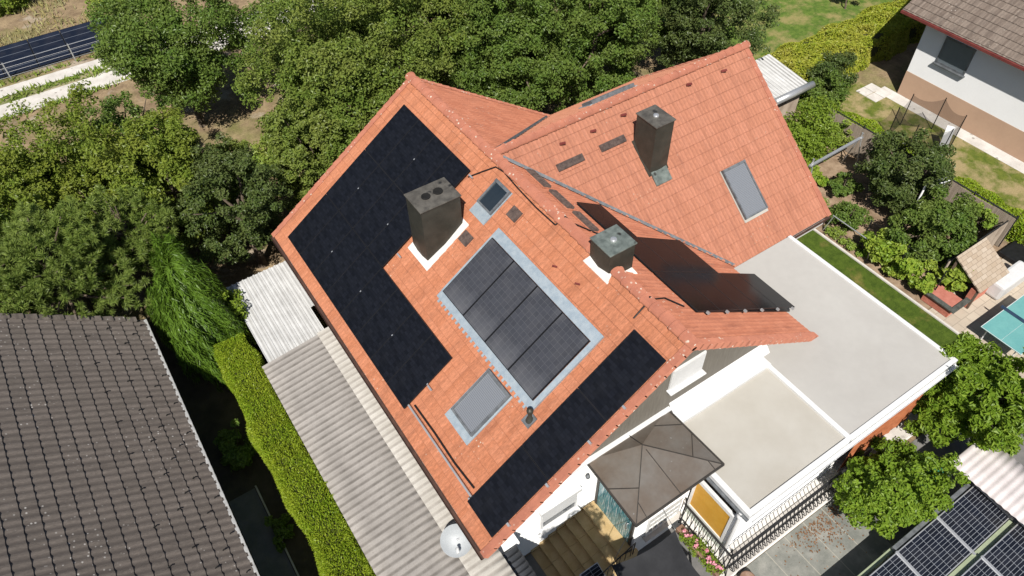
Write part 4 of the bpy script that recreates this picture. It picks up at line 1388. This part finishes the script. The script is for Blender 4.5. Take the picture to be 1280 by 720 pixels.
mb.prism([MK2 @ Vector(p) for p in ((-10.45, 0.02, -.04), (14, 0.02, -.04), (14, LK - .03, -.04), (-10.45, LK - .03, -.04))], MK2.to_3x3() @ Vector((0, 0, .16)))
mb.build('roof_boarding', M['gutter_red'], K)
mb = MB()
mb.box(ex - .10, ex + .02, -14, 10.5, ez - .11, ez - .0)
mb.build('gutter', M['gutter_red'], K)
f = MB()
f.box(wx - .05, wx + .02, 6.86, 8.34, 2.34, 2.42); f.box(wx - .05, wx + .02, 6.86, 8.34, 3.56, 3.64)
f.box(wx - .05, wx + .02, 6.86, 6.94, 2.42, 3.56); f.box(wx - .05, wx + .02, 8.26, 8.34, 2.42, 3.56)
fr = f.build('window', M['lead'], K)
MB().box(wx - .035, wx + .02, 6.94, 8.26, 2.42, 3.56).build('shutter', gmat('slate_roller_blind', (.16, .19, .21), (.18, .21, .23), 3, .5), fr)
MB().bevel_box(wx - .16, wx - .005, 6.8, 8.4, 2.26, 2.335, .01).build('sill', M['lead'], fr)
# slabs at the corner
mb = MB()
for i in range(2):
    for j in range(2):
        mb.bevel_box(22.75 + i * .62, 23.33 + i * .62, 9.55 + j * .62, 10.13 + j * .62, 0, .045, .01)
mb.build('paving_slabs', M['concrete'], kind='structure')

# ------------------------------------------------------------------ garden behind and right
hedge('wide_hedge', 'broad old hedge with orange tinge behind the corner of the bungalow', 18.9, 33, 11.9, 14.1, 1.75, L['hedge2'], 80000, .13, .6, .16, seed=21, wob=.28)
hedge('low_hedge', 'low yellow-green hedge growing along the outer side of the reed fence', 19.0, 19.75, -6, 10.2, 1.12, L['hedge'], 42000, .09, .6, .12, seed=22, wob=.2)
rfn = thing('reed_fence', 'brown reed screen fence with dark top rail behind the vegetable garden', 'fence', (18.45, 4, 0))
mb = MB()
ys = np.linspace(.25, 9.3, 20)
for a, b in zip(ys[:-1], ys[1:]):
    mb.box(18.42, 18.45, a + .005, b - .005, .04, 1.52 + .04 * math.sin(a * 3))
mb.build('screen', M['reed'], rfn)
mb = MB()
mb.tube([(18.44, .2, 1.6), (18.44, 9.35, 1.58)], .03, 6)
for y in np.arange(.25, 9.4, 1.8):
    mb.tube([(18.49, y, 0), (18.49, y, 1.66)], .035, 6)
mb.build('rail', M['iron'], rfn)
rf2 = thing('reed_fence', 'short piece of reed fence standing behind the brick barbecue roof', 'fence', (16, .38, 0))
mb = MB()
for k in range(8):
    mb.box(14.5 + k * .47, 14.96 + k * .47, .36, .39, .04, 1.36)
mb.build('screen', M['reed'], rf2)
MB().tube([(14.5, .42, 1.4), (18.3, .42, 1.4)], .028, 6).tube([(14.55, .42, 0), (14.55, .42, 1.42)], .03, 6).build('rail', M['iron'], rf2)

# metal frame over the beds (clothes poles with an aluminium rail)
fr_ = thing('pole_frame', 'silver metal rail on crossed poles over the garden beds', 'frame', (16.3, 7.0, 0))
mb = MB()
mb.beam((14.35, 6.95, 1.62), (17.75, 7.0, 1.62), .12, .07)
mb.build('rail', M['alu'], fr_)
for x in (14.5, 17.6):
    for y0, y1 in ((6.6, 7.02), (7.4, 6.96)):
        MB().tube([(x, y0, 0), (x + .05, y1, 1.9)], .025, 6).build('pole', M['alu'], fr_)
fr2 = thing('pole_frame', 'thin grey pipe rail on leaning legs along the bed next to the lawn', 'frame', (13.5, 3.6, 0))
mb = MB()
mb.tube([(13.5, 4.75, .95), (13.5, 2.75, .95)], .025, 6)
mb.tube([(13.5, 2.8, .95), (13.55, 2.75, 0)], .022, 6); mb.tube([(13.5, 4.7, .95), (13.45, 4.9, 0)], .022, 6); mb.tube([(13.5, 2.8, .95), (13.9, 2.9, 0)], .022, 6)
mb.build('pipes', M['alu'], fr2)
fr3 = thing('garden_tunnel', 'white pipe handle frame sticking out of the bushes by the fruit tree', 'frame', (17.2, 3, 0))
MB().tube([(16.6, 3.2, .0), (16.6, 3.2, 2.15), (17.5, 2.95, 2.25), (17.5, 2.95, 0)], .04, 8).tube([(16.65, 3.05, 2.1), (17.5, 2.8, 2.2)], .03, 6).build('pipe', M['white_metal'], fr3)
# netted vine trellis
tr = thing('vine_trellis', 'leafy vine row climbing a wire trellis beside the lawn', 'vine', (13.9, 1.6, 0))
P, N, cc, crs = crown_pts((13.75, 1.7, .75), (.42, 1.9, .75), 60, 6000, .24, .2, 31)
P[:, 2] = np.maximum(P[:, 2], .05)
V, F = leaves(P, N, .16, .8)
place('leaves', npmesh('leaves', V, F, [L['vine']]), tr)
mb = MB()
for y in (3.4, 1.7, 0.1):
    mb.tube([(13.9, y, 0), (13.9, y, 1.5)], .025, 6)
for z in (.5, 1.0, 1.45):
    mb.tube([(13.9, 3.4, z), (13.9, .1, z)], .006, 4)
mb.build('wires', M['iron'], tr)

tree('fruit_tree', 'dark leaved fruit tree in front of the black net pen', 'tree', 17.1, 4.3, 1.9, (1.85, 1.75, 1.6), L['dark'], 110, 19000, .13, cr=.2, seed=41, r0=.1)
tree('fruit_tree', 'loose green fruit tree by the reed fence corner', 'tree', 15.6, 1.75, 1.4, (1.8, 1.4, 1.25), L['maple_g'], 100, 16000, .13, cr=.2, seed=42, r0=.08)
shrub('garden_shrub', 'leafy green shrub against the gable end of the tiled roof', 'shrub', 16.0, 8.7, 1.4, (1.35, 1.2, 1.4), L['bright'], 70, 12000, .12, seed=43)
shrub('garden_shrub', 'dark rounded shrub growing at the end of the wide hedge', 'shrub', 21.0, 11.3, 1.2, (1.15, 1.0, 1.2), L['dark'], 50, 9000, .11, seed=44)
shrub('garden_shrub', 'green shrub at the end of the low yellow hedge', 'shrub', 19.9, 10.6, .95, (1.1, .9, .95), L['maple_g'], 45, 8000, .11, seed=45)
shrub('garden_shrub', 'small grey-green bush on the bare garden soil', 'shrub', 14.4, 4.5, .6, (.8, .7, .6), L['maple_g'], 30, 3500, .11, seed=46)
shrub('garden_shrub', 'pale green courgette plant by the silver rail', 'plant', 15.2, 7.3, .35, (.9, .6, .4), L['vine'], 26, 1500, .22, seed=47, asp=.9)
shrub('garden_shrub', 'low leafy plants along the foot of the tiled gable', 'plant', 13.9, 6.3, .35, (.6, 1.1, .4), L['weed'], 30, 2600, .12, seed=48)
shrub('garden_shrub', 'tomato plant on bare soil under the fruit tree', 'plant', 15.9, 6.0, .5, (.7, .7, .5), L['maple_g'], 24, 2200, .12, seed=50)
shrub('grape_bush', 'bright yellow-green grape bush beside the brick barbecue', 'shrub', 14.75, .02, .75, (.62, .5, .62), L['vine'], 40, 3000, .17, seed=49, asp=.85)
shrub('garden_shrub', 'low weeds sprouting at the edge of the lawn', 'plant', 13.55, 4.0, .2, (.3, 1.2, .25), L['weed'], 24, 1800, .09, seed=51)
for k, (x, y, lab) in enumerate(((18.1, 8.3, 'climber on the reed fence near its rear end'), (18.1, 1.3, 'climbing plant spread over the reed fence near its front corner'))):
    shrub('climber', lab, 'plant', x, y, .8, (.25, .7, .75), L['weed'], 30, 1500, .13, seed=52 + k)

# corrugated white shed behind the cross wing
sh = thing('garden_shed', 'small shed with white corrugated roof behind the orange gable', 'shed', (17.5, 11.6, 0))
corrugated('roof', sh, frame((16.4, 10.9, 1.85), (1, 0, 0), (0, 1, .12)), 2.35, 2.6, .22, .03, M['whitecorr'], 10, box_prof=True)
MB().box(16.6, 18.6, 11.1, 11.2, 0, 1.8).box(16.6, 16.7, 11.2, 13.2, 0, 1.8).box(18.5, 18.6, 11.2, 13.2, 0, 1.8).build('wall', M['reed'], sh)
mb = MB().lathe([(.001, 0), (.17, 0), (.17, 2.5), (.001, 2.5)], (16.35, 10.8, 1.84), 14, (1, 0, 0))
mb.build('roll', M['alu'], sh)

# netted play pen
tp = thing('play_pen', 'six-sided play pen of black net between dark posts before the tan plinth', 'play pen', (21.7, 6.35, 0))
tc_ = Vector((21.7, 6.35, 0)); tr_ = 1.4
tops = []
for k in range(6):
    a = k * math.pi / 3 + .2
    p = (tc_.x + math.cos(a) * tr_, tc_.y + math.sin(a) * tr_)
    MB().tube([(p[0], p[1], 0), (p[0], p[1], 1.75)], .022, 6).build('pole', M['plastic_black'], tp)
    tops.append(p)
mb = MB()
for k in range(6):
    a = tops[k]; b = tops[(k + 1) % 6]
    n = 8
    for i in range(n):
        t0, t1 = i / n, (i + 1) / n
        def pt_(t, lo):
            x = a[0] + (b[0] - a[0]) * t; y = a[1] + (b[1] - a[1]) * t
            sag = .25 * (1 - (2 * t - 1) ** 2)
            return (x, y, (1.7 - sag) if not lo else .05)
        mb.add([pt_(t0, 1), pt_(t1, 1), pt_(t1, 0), pt_(t0, 0)], [(0, 1, 2, 3)])
mb.build('net', M['rope_net'], tp)
mb = MB().beam((21.7, 5.2, 0), (22.3, 5.55, 1.15), .35, .04)
tag(mb.build('white_board', M['white_plastic']), 'white board leaning on the net of the play pen', 'board')

# barbecue with shingle roof, table tennis table, cover, black sheet
bq = thing('brick_barbecue', 'red brick barbecue with dark worktop and tan shingle roof', 'barbecue', (14.6, -.6, 0))
mb = MB()
mb.bevel_box(13.5, 14.35, -.85, .25, .03, .42, .01)
mb.bevel_box(14.5, 16.0, -.95, -.75, .03, .95, .01)
mb.bevel_box(15.9, 16.1, -.75, .2, .03, .95, .01)
mb.build('brickwork', M['brick'], bq)
mb = MB().bevel_box(13.42, 13.62, -1.0, .3, .44, .50, .01).bevel_box(13.62, 14.5, -1.0, -.8, .44, .50, .01)
mb.build('worktop', gmat('dark_granite', (.07, .075, .065), (.13, .135, .12), 9, .5), bq)
mb = MB().box(13.62, 14.32, -.79, .22, .425, .445)
mb.build('tiled_top', gmat('terracotta_tile', (.42, .15, .11), (.50, .2, .15), 5, .7), bq)
a = [(14.45, .22, 1.82), (14.45, -1.12, 1.05), (16.25, -1.12, 1.05), (16.25, .22, 1.82)]
Mq = frame(a[0], (1, 0, 0), Vector(a[3]) - Vector(a[0])) if False else frame(a[1], (1, 0, 0), Vector(a[0]) - Vector(a[1]))
MB().box(0, 1.8, 0, (Vector(a[0]) - Vector(a[1])).length, -.05, .0).build('roof', M['shingle'], bq, Mq)
for x, y, z in ((14.55, .15, 1.72), (16.15, .15, 1.72), (14.55, -1.0, 1.08), (16.15, -1.0, 1.08)):
    MB().box(x - .04, x + .04, y - .04, y + .04, 0, z).build('post', M['wood_dark'], bq)
tt = thing('table_tennis_table', 'teal table tennis table with white edge lines on the garden path', 'table', (14.7, -2.75, 0))
tx0, ty1 = 13.37, -1.98
mb = MB().bevel_box(tx0, tx0 + 1.365, ty1 - 1.525, ty1, .735, .76, .004).bevel_box(tx0 + 1.375, tx0 + 2.74, ty1 - 1.525, ty1, .735, .76, .004)
mb.build('top', M['teal_top'], tt)
mb = MB()
z0, z1 = .7605, .763
mb.box(tx0, tx0 + 2.74, ty1 - .02, ty1, z0, z1); mb.box(tx0, tx0 + 2.74, ty1 - 1.525, ty1 - 1.505, z0, z1)
mb.box(tx0, tx0 + .02, ty1 - 1.505, ty1 - .02, z0, z1); mb.box(tx0 + 2.72, tx0 + 2.74, ty1 - 1.505, ty1 - .02, z0, z1)
mb.box(tx0 + .02, tx0 + 2.72, ty1 - .766, ty1 - .760, z0, z1)
mb.build('lines', M['white_plastic'], tt)
mb = MB().box(tx0 + 1.368, tx0 + 1.372, ty1 - 1.66, ty1 + .13, .775, .912)
mb.build('net', gmat('blue_net', (.03, .06, .12), (.05, .08, .15), 5, .8), tt)
for x in (.25, 1.15, 1.6, 2.5):
    for y in (.2, 1.3):
        MB().tube([(tx0 + x, ty1 - y, 0), (tx0 + x, ty1 - y, .73)], .025, 6).build('leg', M['white_metal'], tt)
mb = MB()
mb.box(tx0 + .2, tx0 + 2.6, ty1 - .24, ty1 - .2, .55, .72); mb.box(tx0 + .2, tx0 + 2.6, ty1 - 1.32, ty1 - 1.28, .55, .72)
mb.build('undercarriage', M['white_metal'], tt)
mb = MB().bevel_box(15.7, 17.6, -1.45, -.85, .06, .75, .1)
wc_ = mb.build('covered_bench', M['white_plastic'])
tag(wc_, 'bench under a white cover next to the shingle roofed barbecue', 'bench')
MB_ = MB().bevel_box(18.0, 20.0, -1.4, .0, .02, .22, .02)
tag(MB_.build('ground_cover', M['plastic_black']), 'flat black framed cover lying beyond the reed fence corner', 'cold frame')

# ------------------------------------------------------------------ carport with solar panels, pink roof, bin
cpv = thing('solar_carport', 'pale green steel pergola carrying tilted rows of framed solar panels', 'carport', (3.8, -6.8, 0))
pmg = panel_mesh('solar_panel', 1.745, 1.17, M['pv_grid'], M['alu'], .03, .04)
tl = .10
for row in range(2):
    y0 = -5.53 - row * 1.385
    for k in range(5):
        x0 = 7.30 - 1.765 - k * 1.80
        place('solar_panel', pmg, cpv, frame((x0, y0 - 1.165, 1.17), (1, 0, 0), (0, 1, tl)))
for row in range(2):
    y0 = -5.53 - row * 1.385
    for k in range(5):
        x = 7.315 - k * 1.80
        MB().beam((x, y0 + .02, 1.32), (x, y0 - 1.25, 1.185), .07, .05).build('mounting_rail', M['alu'], cpv)
for y0, y1 in ((-6.90, -6.72), (-8.28, -8.12)):
    MB().bevel_box(-2.0, 7.25, y0, y1, 1.05, 1.16, .01).build('beam', M['greenpaint'], cpv)
MB().bevel_box(-2.0, 7.25, -5.46, -5.34, .98, 1.09, .01).build('beam', M['greenpaint'], cpv)
for x in (-1.8, 2.0, 3.7, 7.1):
    MB().bevel_box(x - .05, x + .05, -8.3, -5.3, .88, .975, .01).build('beam', M['greenpaint'], cpv)
    for y in (-5.4, -8.2):
        MB().box(x - .05, x + .05, y - .05, y + .05, 0, .88).build('post', M['greenpaint'], cpv)
MB().bevel_box(3.8, 7.3, -5.50, -5.36, 1.10, 1.24, .01).build('gutter', M['lead'], cpv)
for x0, x1 in ((4.6, 6.0), (6.6, 7.25)):
    MB().bevel_box(x0, x1, -6.93, -6.905, 1.10, 1.30, .006).build('bracket', M['alu'], cpv)
pk = thing('corrugated_shelter', 'pale pink corrugated shelter roof next to the solar carport', 'shelter', (7.9, -6.5, 0))
corrugated('roof', pk, frame((8.75, -8.6, 1.60), (0, 1, 0), (-1, 0, .03)), 3.88, 1.72, .22, .014, M['pinkcorr'], 8)
for x in (7.15, 8.6):
    for y in (-8.4, -4.9):
        MB().box(x - .05, x + .05, y - .05, y + .05, 0, 1.52).build('post', M['lead'], pk)
MB().box(7.05, 8.7, -4.84, -4.78, 1.42, 1.56).build('beam', M['lead'], pk)
mb = MB().bevel_box(6.75, 7.25, -4.75, -4.3, .03, .85, .05).bevel_box(6.72, 7.28, -4.8, -4.28, .855, .93, .03)
tag(mb.build('wheelie_bin', M['green_plastic']), 'green bin under the edge of the pink corrugated roof', 'bin')

# ------------------------------------------------------------------ trees
tree('terrace_tree', 'leafy bright green tree at the right corner of the flat roof', 'tree', 9.15, -3.95, 2.55, (1.7, 1.5, 1.5), L['citrus'], 300, 21000, .18, cr=.14, bump=.42, inner=.3, seed=61, r0=.09, asp=.42)
tree('terrace_tree', 'round glossy-leaved tree between iron railing and solar carport', 'tree', 5.05, -4.28, 1.75, (1.6, 1.25, 1.3), L['citrus'], 280, 20000, .125, cr=.14, bump=.42, inner=.3, seed=62, r0=.07, asp=.6)
tree('terrace_tree', 'slim tall tree added unseen below the picture edge to shade the steps', 'tree', -6.15, -3.95, 6.1, (1.0, .85, 1.7), L['maple_g'], 70, 15000, .15, cr=.3, seed=63, r0=.09)  # out of view, added only for its shade on the steps
BT = 'broadleaf trees behind the house'
spec = [
    # x, y, h, rad, leaf, nclump, nleaf, size, label, seed
    (-5.4, 27.2, 4.3, (3.9, 3.4, 3.2), 'maple_g', 130, 30000, .17, 'airy green tree beside the pale road', 71),
    (-11.9, 20.6, 3.7, (3.4, 2.8, 2.8), 'olive', 150, 34000, .15, 'yellowish olive tree left of the others behind the pine', 72),
    (-8.3, 18.6, 3.8, (2.3, 2.3, 2.7), 'olive', 120, 24000, .15, 'olive tree with thin crown between pine and big maple', 73),
    (-15.0, 19.4, 3.2, (2.8, 2.4, 2.4), 'olive', 110, 22000, .15, 'olive tree cut by the left picture edge', 74),
    (-12.9, 17.9, 3.3, (2.2, 1.7, 2.1), 'olive', 80, 15000, .15, 'low olive tree directly behind the large pine', 731),
    (-9.0, 22.6, 2.9, (2.2, 2.0, 2.2), 'maple_g', 80, 15000, .15, 'low green tree at the near side of the pale road', 732),
    (-6.5, 16.4, 3.2, (1.9, 1.8, 2.4), 'dark', 90, 15000, .14, 'dark narrow tree behind the lean-to', 75),
    (-.9, 18.7, 4.5, (3.3, 3.0, 4.1), 'maple', 190, 46000, .16, 'tall dense maple behind the left gable', 76),
    (-3.2, 17.0, 3.4, (1.8, 1.6, 2.8), 'maple', 110, 20000, .15, 'smaller maple leaning to the left gable corner', 77),
    (3.3, 21.6, 4.6, (3.5, 3.0, 4.0), 'maple', 170, 40000, .17, 'maple with yellowish crown second row behind the ridge', 78),
    (7.0, 18.0, 4.4, (3.0, 2.7, 3.9), 'maple_g', 160, 38000, .16, 'deep green tree behind the roof valley', 79),
    (11.2, 17.6, 4.2, (2.9, 2.6, 3.7), 'maple_g', 150, 36000, .16, 'deep green tree behind the black cross wing chimney', 80),
    (16.0, 15.6, 3.9, (2.6, 2.4, 3.3), 'dark', 130, 28000, .15, 'dark tree behind the cross wing gable', 81),
    (8.8, 22.5, 4.6, (3.5, 3.0, 3.9), 'maple_g', 130, 26000, .18, 'tall green tree at the back cut by the top edge', 82),
    (14.5, 20.0, 4.2, (3.2, 2.8, 3.5), 'maple_g', 120, 24000, .18, 'back tree at the top edge left of the meadow', 83),
    (1.5, 26.0, 4.4, (3.2, 3.0, 3.5), 'maple_g', 120, 22000, .18, 'back tree at the top edge behind the maples', 84),
]
for x, y, h, rad, lf, nc, nl, ls, lab, sd in spec:
    tree('broadleaf_tree', lab, 'tree', x, y, h, rad, L[lf], nc, nl, ls, BT, cr=.2, seed=sd, inner=.42, r0=.17, bump=.36)
shrub('bush', 'small green bush on the brown clearing between the trees', 'shrub', -3.6, 21.9, .8, (1.1, .9, .9), L['weed'], 40, 5000, .14, seed=85)
for x, y, r_, lf, lab, sd in ((-9.6, 24.9, 1.3, 'olive', 'low olive bush under the trees close to the pale road', 181), (-5.2, 22.6, 1.2, 'maple', 'low bush in the shade at the left end of the clearing', 182), (-14.4, 24.2, 1.5, 'olive', 'olive bush at the left picture edge next to the pale road', 183), (-1.9, 22.6, 1.1, 'maple_g', 'dark green bush at the far end of the clearing', 184), (-6.3, 19.6, 1.1, 'olive', 'olive bush between clearing and lean-to', 185), (-12.4, 26.4, 1.2, 'weed', 'pale green weedy bush on the road side left of the airy tree', 186)):
    shrub('bush', lab, 'shrub', x, y, r_ * .6, (r_, r_ * .9, r_ * .75), L[lf], 60, 7000, .13, seed=sd, cr=.2)
shrub('bush', 'green weedy bush at the far field edge behind the solar rows', 'shrub', -5.0, 42.5, .6, (2.4, 1.6, .8), L['weed'], 50, 5000, .2, seed=86)
shrub('bush', 'dusty green scrub at the top left picture corner', 'shrub', -11.5, 45.5, .5, (2.2, 1.3, .8), L['olive'], 50, 4500, .18, seed=88)
tree('sapling', 'young sapling with thin trunk on the back meadow', 'tree', 29.0, 16.6, 2.2, (1.0, 1.0, 1.0), L['bright'], 40, 4000, .14, seed=89, r0=.05)

# pine: tufts of needles on whorled branches
def pine(x, y, h, rad, ntuft, label, seed, nper=60):
    t = thing('pine_tree', label, 'tree', (x, y, 0), 'pines by the dark tiled roof')
    g = np.random.default_rng(seed)
    c = np.array([x, y, h]); rad = np.array(rad)
    nb = 60
    d = g.normal(size=(nb, 3)); d[:, 2] = d[:, 2] * .6 + .25; d /= np.linalg.norm(d, axis=1, keepdims=True)
    ends = c + d * rad * (.55 + .45 * g.random(nb) ** .5)[:, None]
    bi = g.integers(0, nb, ntuft)
    ax = np.array([x, y, 0]) + np.array([0, 0, 1]) * (h + (ends[:, 2] - h) * .5 - .4)[:, None]
    tt_ = .45 + .6 * g.random(ntuft) ** .7
    tc2 = ax[bi] + (ends[bi] - ax[bi]) * tt_[:, None] + g.normal(size=(ntuft, 3)) * np.array([.28, .28, .18])
    td = norm(d[bi] + np.array([0, 0, .9]) + g.normal(size=(ntuft, 3)) * .4)
    n = ntuft * nper
    ti = np.repeat(np.arange(ntuft), nper)
    T = norm(td[ti] * .75 + g.normal(size=(n, 3)) * .62)
    ln_ = .2
    P = tc2[ti] + td[ti] * (g.random(n) * .22 - .1)[:, None] + T * ln_ * .5
    N = norm(np.cross(T, g.normal(size=(n, 3))))
    V, F = leaves(P, N, ln_, .13, .02, T)
    place('crown', npmesh('crown', V, F, [L['pine']]), t)
    mb = MB()
    mb.tube([(x, y, -.1), (x, y, h * .6), (x, y, h + rad[2] * .6)], [.22, .16, .05], 8)
    for k in range(nb):
        a = ax[k]; e = ends[k]
        mb.tube([tuple(a), tuple((a + e) / 2 + np.array([0, 0, -.1])), tuple(e)], [.06, .04, .015], 5)
    mb.build('trunk', M['bark'], t)
pine(-12.8, 15.1, 4.3, (2.6, 2.2, 2.3), 950, 'large blue-green pine overhanging the dark tiled roof', 91, 75)
pine(-15.6, 15.9, 4.6, (2.2, 2.2, 2.4), 650, 'pine partly cut off by the left picture edge', 92, 60)
pine(-10.3, 16.2, 3.7, (1.4, 1.5, 2.2), 330, 'smaller pine squeezed between big pine and thuja', 93, 70)

# weeping thuja: drooping strands over a rounded body
def thuja(label, c, rad, n, seed):
    c = np.array(c, float); rad = np.array(rad, float)
    g = np.random.default_rng(seed)
    d = g.normal(size=(n, 3)); d[:, 2] = np.abs(d[:, 2]) * 1.0 - .25; d /= np.linalg.norm(d, axis=1, keepdims=True)
    k = 1 + .11 * np.sin(d[:, 0] * 5 + d[:, 1] * 3) + .10 * np.sin(d[:, 1] * 9 + 4 * d[:, 2]) + .06 * np.sin(d[:, 0] * 17 + d[:, 2] * 11)
    P = c + d * rad * (k * (1.06 - .36 * g.random(n) ** 1.6))[:, None]
    P[:, 2] = np.maximum(P[:, 2], .1)
    out = norm(d / rad)
    down = np.array([.25, -.75, -.45]) + np.zeros_like(d)
    T = norm(down - out * (down * out).sum(1, keepdims=True) * .8 + out * .45 + g.normal(size=(n, 3)) * .34)
    N = norm(out + g.normal(size=(n, 3)) * .35)
    V, F = leaves(P, N, .34, .11, .03, T)
    t = thing('thuja', label, 'tree', (c[0], c[1], 0))
    u = np.linspace(0, 2 * np.pi, 17); 
    place('crown', npmesh('crown', V, F, [L['thuja']]), t)
    prof = [(rad[0] * .8 * math.sin(a), 0) for a in (0,)]
    mb = MB()
    rings = []
    for i in range(9):
        th = math.pi * i / 8
        for q in range(14):
            an = 2 * math.pi * q / 14
            rings.append((c[0] + rad[0] * .8 * math.sin(th) * math.cos(an), c[1] + rad[1] * .8 * math.sin(th) * math.sin(an), max(.0, c[2] - rad[2] * .8 * math.cos(th))))
    fs = []
    for i in range(8):
        for q in range(14):
            q2 = (q + 1) % 14
            fs.append((i * 14 + q, i * 14 + q2, (i + 1) * 14 + q2, (i + 1) * 14 + q))
    mb.add(rings, fs, True)
    mb.build('inner_twigs', M['hedge_core'], t)
thuja('shaggy dark green thuja with drooping strands between hedge and pine', (-9.5, 13.2, 1.5), (1.1, 1.95, 3.05), 36000, 95)
shrub('bush', 'loose green shoots between thuja and lean-to', 'shrub', -8.45, 12.9, 1.6, (.45, 1.3, 1.1), L['bright'], 40, 4500, .12, seed=96)
shrub('alley_plant', 'shaded leafy plant in the dark alley below the hedge', 'plant', -10.3, 8.6, .5, (.6, .8, .55), L['maple_g'], 30, 2500, .14, seed=97)
shrub('alley_plant', 'small shaded plant in the alley near the paving', 'plant', -10.2, 5.2, .35, (.4, .5, .35), L['maple_g'], 20, 1200, .12, seed=98)
tag(MB().box(-10.32, -10.27, -4, 7.2, 0, .12).build('edging', M['concrete']), 'concrete edging strip in the dark alley', 'edging')

# dry grass and weeds on the field beyond the road
n = 9000
P = np.stack([rng.uniform(-20, 6, n), rng.uniform(40.6, 50, n), np.zeros(n)], 1)
k = np.sin(P[:, 0] * 1.3 + 2 * np.sin(P[:, 1] * .9)) + np.sin(P[:, 1] * 1.7 + P[:, 0] * .6) + rng.normal(0, .5, n)
P = P[k > .2]
T = norm(np.array([0, 0, 1.0]) + rng.normal(size=(len(P), 3)) * .45)
P[:, 2] = .14
V, F = leaves(P, norm(np.cross(T, rng.normal(size=(len(P), 3)))), .42, .16, .02, T)
place('dry_grass', npmesh('dry_grass', V, F, [L['dry']]), kind='stuff')
n = 5000
P = np.stack([rng.uniform(-20, 2, n), rng.uniform(33.2, 37.0, n), np.zeros(n)], 1)
P = P[(np.abs(P[:, 1] - 35.25) < .35 + .15 * np.sin(P[:, 0] * 2)) | (np.abs(P[:, 1] - 33.3) < .3) | (np.abs(P[:, 1] - 37.0) < .25)]
T = norm(np.array([0, 0, 1.0]) + rng.normal(size=(len(P), 3)) * .6)
P[:, 2] = .1
V, F = leaves(P, norm(np.cross(T, rng.normal(size=(len(P), 3)))), .34, .25, .03, T)
place('verge_weeds', npmesh('verge_weeds', V, F, [L['weed']]), kind='stuff')

# fallen leaves on the slate patio
n = 480
P = np.stack([rng.normal(3.6, .8, n), -3.42 - np.abs(rng.normal(0, .45, n)), np.full(n, .03)], 1)
P = P[(P[:, 0] < 4.55) & (P[:, 0] > .2)]
V, F = leaves(P, norm(np.array([0, 0, 1]) + rng.normal(size=(len(P), 3)) * .25), .07, .6)
M['fallen'] = leafmat('fallen_leaf', (.20, .09, .045), (.36, .2, .11), (.26, .17, .09), .1, gain=1)
place('fallen_leaves', npmesh('fallen_leaves', V, F, [M['fallen']]), kind='stuff')

# ------------------------------------------------------------------ ground mounted panels and railing by the road
sr = thing('solar_rows', 'long dark ground mounted solar array behind the pale road', 'solar array', (-14, 39, 0))
M['pv_field'] = pvmat('pv_field', (.012, .016, .030), (.16, .18, .21), 6, 10, 5.0, .62, .22, lw=.035, var=.3)
rows = panel_mesh('solar_panel', 1.68, 2.9, M['pv_field'], M['frame_black'], .03, .04)
for k in range(13):
    place('solar_panel', rows, sr, frame((-28 + k * 1.70, 37.35, .12), (1, 0, 0), (0, 1, .09)))
for k in range(14):
    x = -28 + k * 1.7
    MB().box(x - .04, x + .04, 40.0, 40.1, 0, .34).build('post', M['alu'], sr)
rg = thing('road_railing', 'white tube railing with five rails along the pale road', 'railing', (-18, 37.0, 0))
for z in (.25, .5, .75, 1.0):
    MB().tube([(-32, 37.05, z), (-5.9, 37.0, z)], .011, 5).build('rail', M['alu'], rg)
for k in range(9):
    x = -32 + k * 3.25
    MB().box(x - .03, x + .03, 37.0, 37.05, 0, 1.05).build('post', M['alu'], rg)

# ------------------------------------------------------------------ shared group phrases of repeated kinds
kinds = {}
for o in col.objects:
    if o.parent is None and 'label' in o:
        kinds.setdefault(o.name.split('.')[0], []).append(o)
PH = {'house': 'houses', 'fruit_tree': 'fruit trees in the garden', 'garden_shrub': 'shrubs in the right hand garden', 'terrace_tree': 'leafy trees by the terrace', 'bush': 'bushes beyond the house', 'shade_sail': 'black shade sails by the steps', 'reed_fence': 'reed fences round the vegetable garden', 'pole_frame': 'metal pole frames in the garden beds', 'climber': 'climbers on the reed fence', 'alley_plant': 'plants in the dark alley'}
for k, l in kinds.items():
    if len(l) > 1:
        for o in l:
            if 'group' not in o:
                o['group'] = PH.get(k, k.replace('_', ' ') + 's')
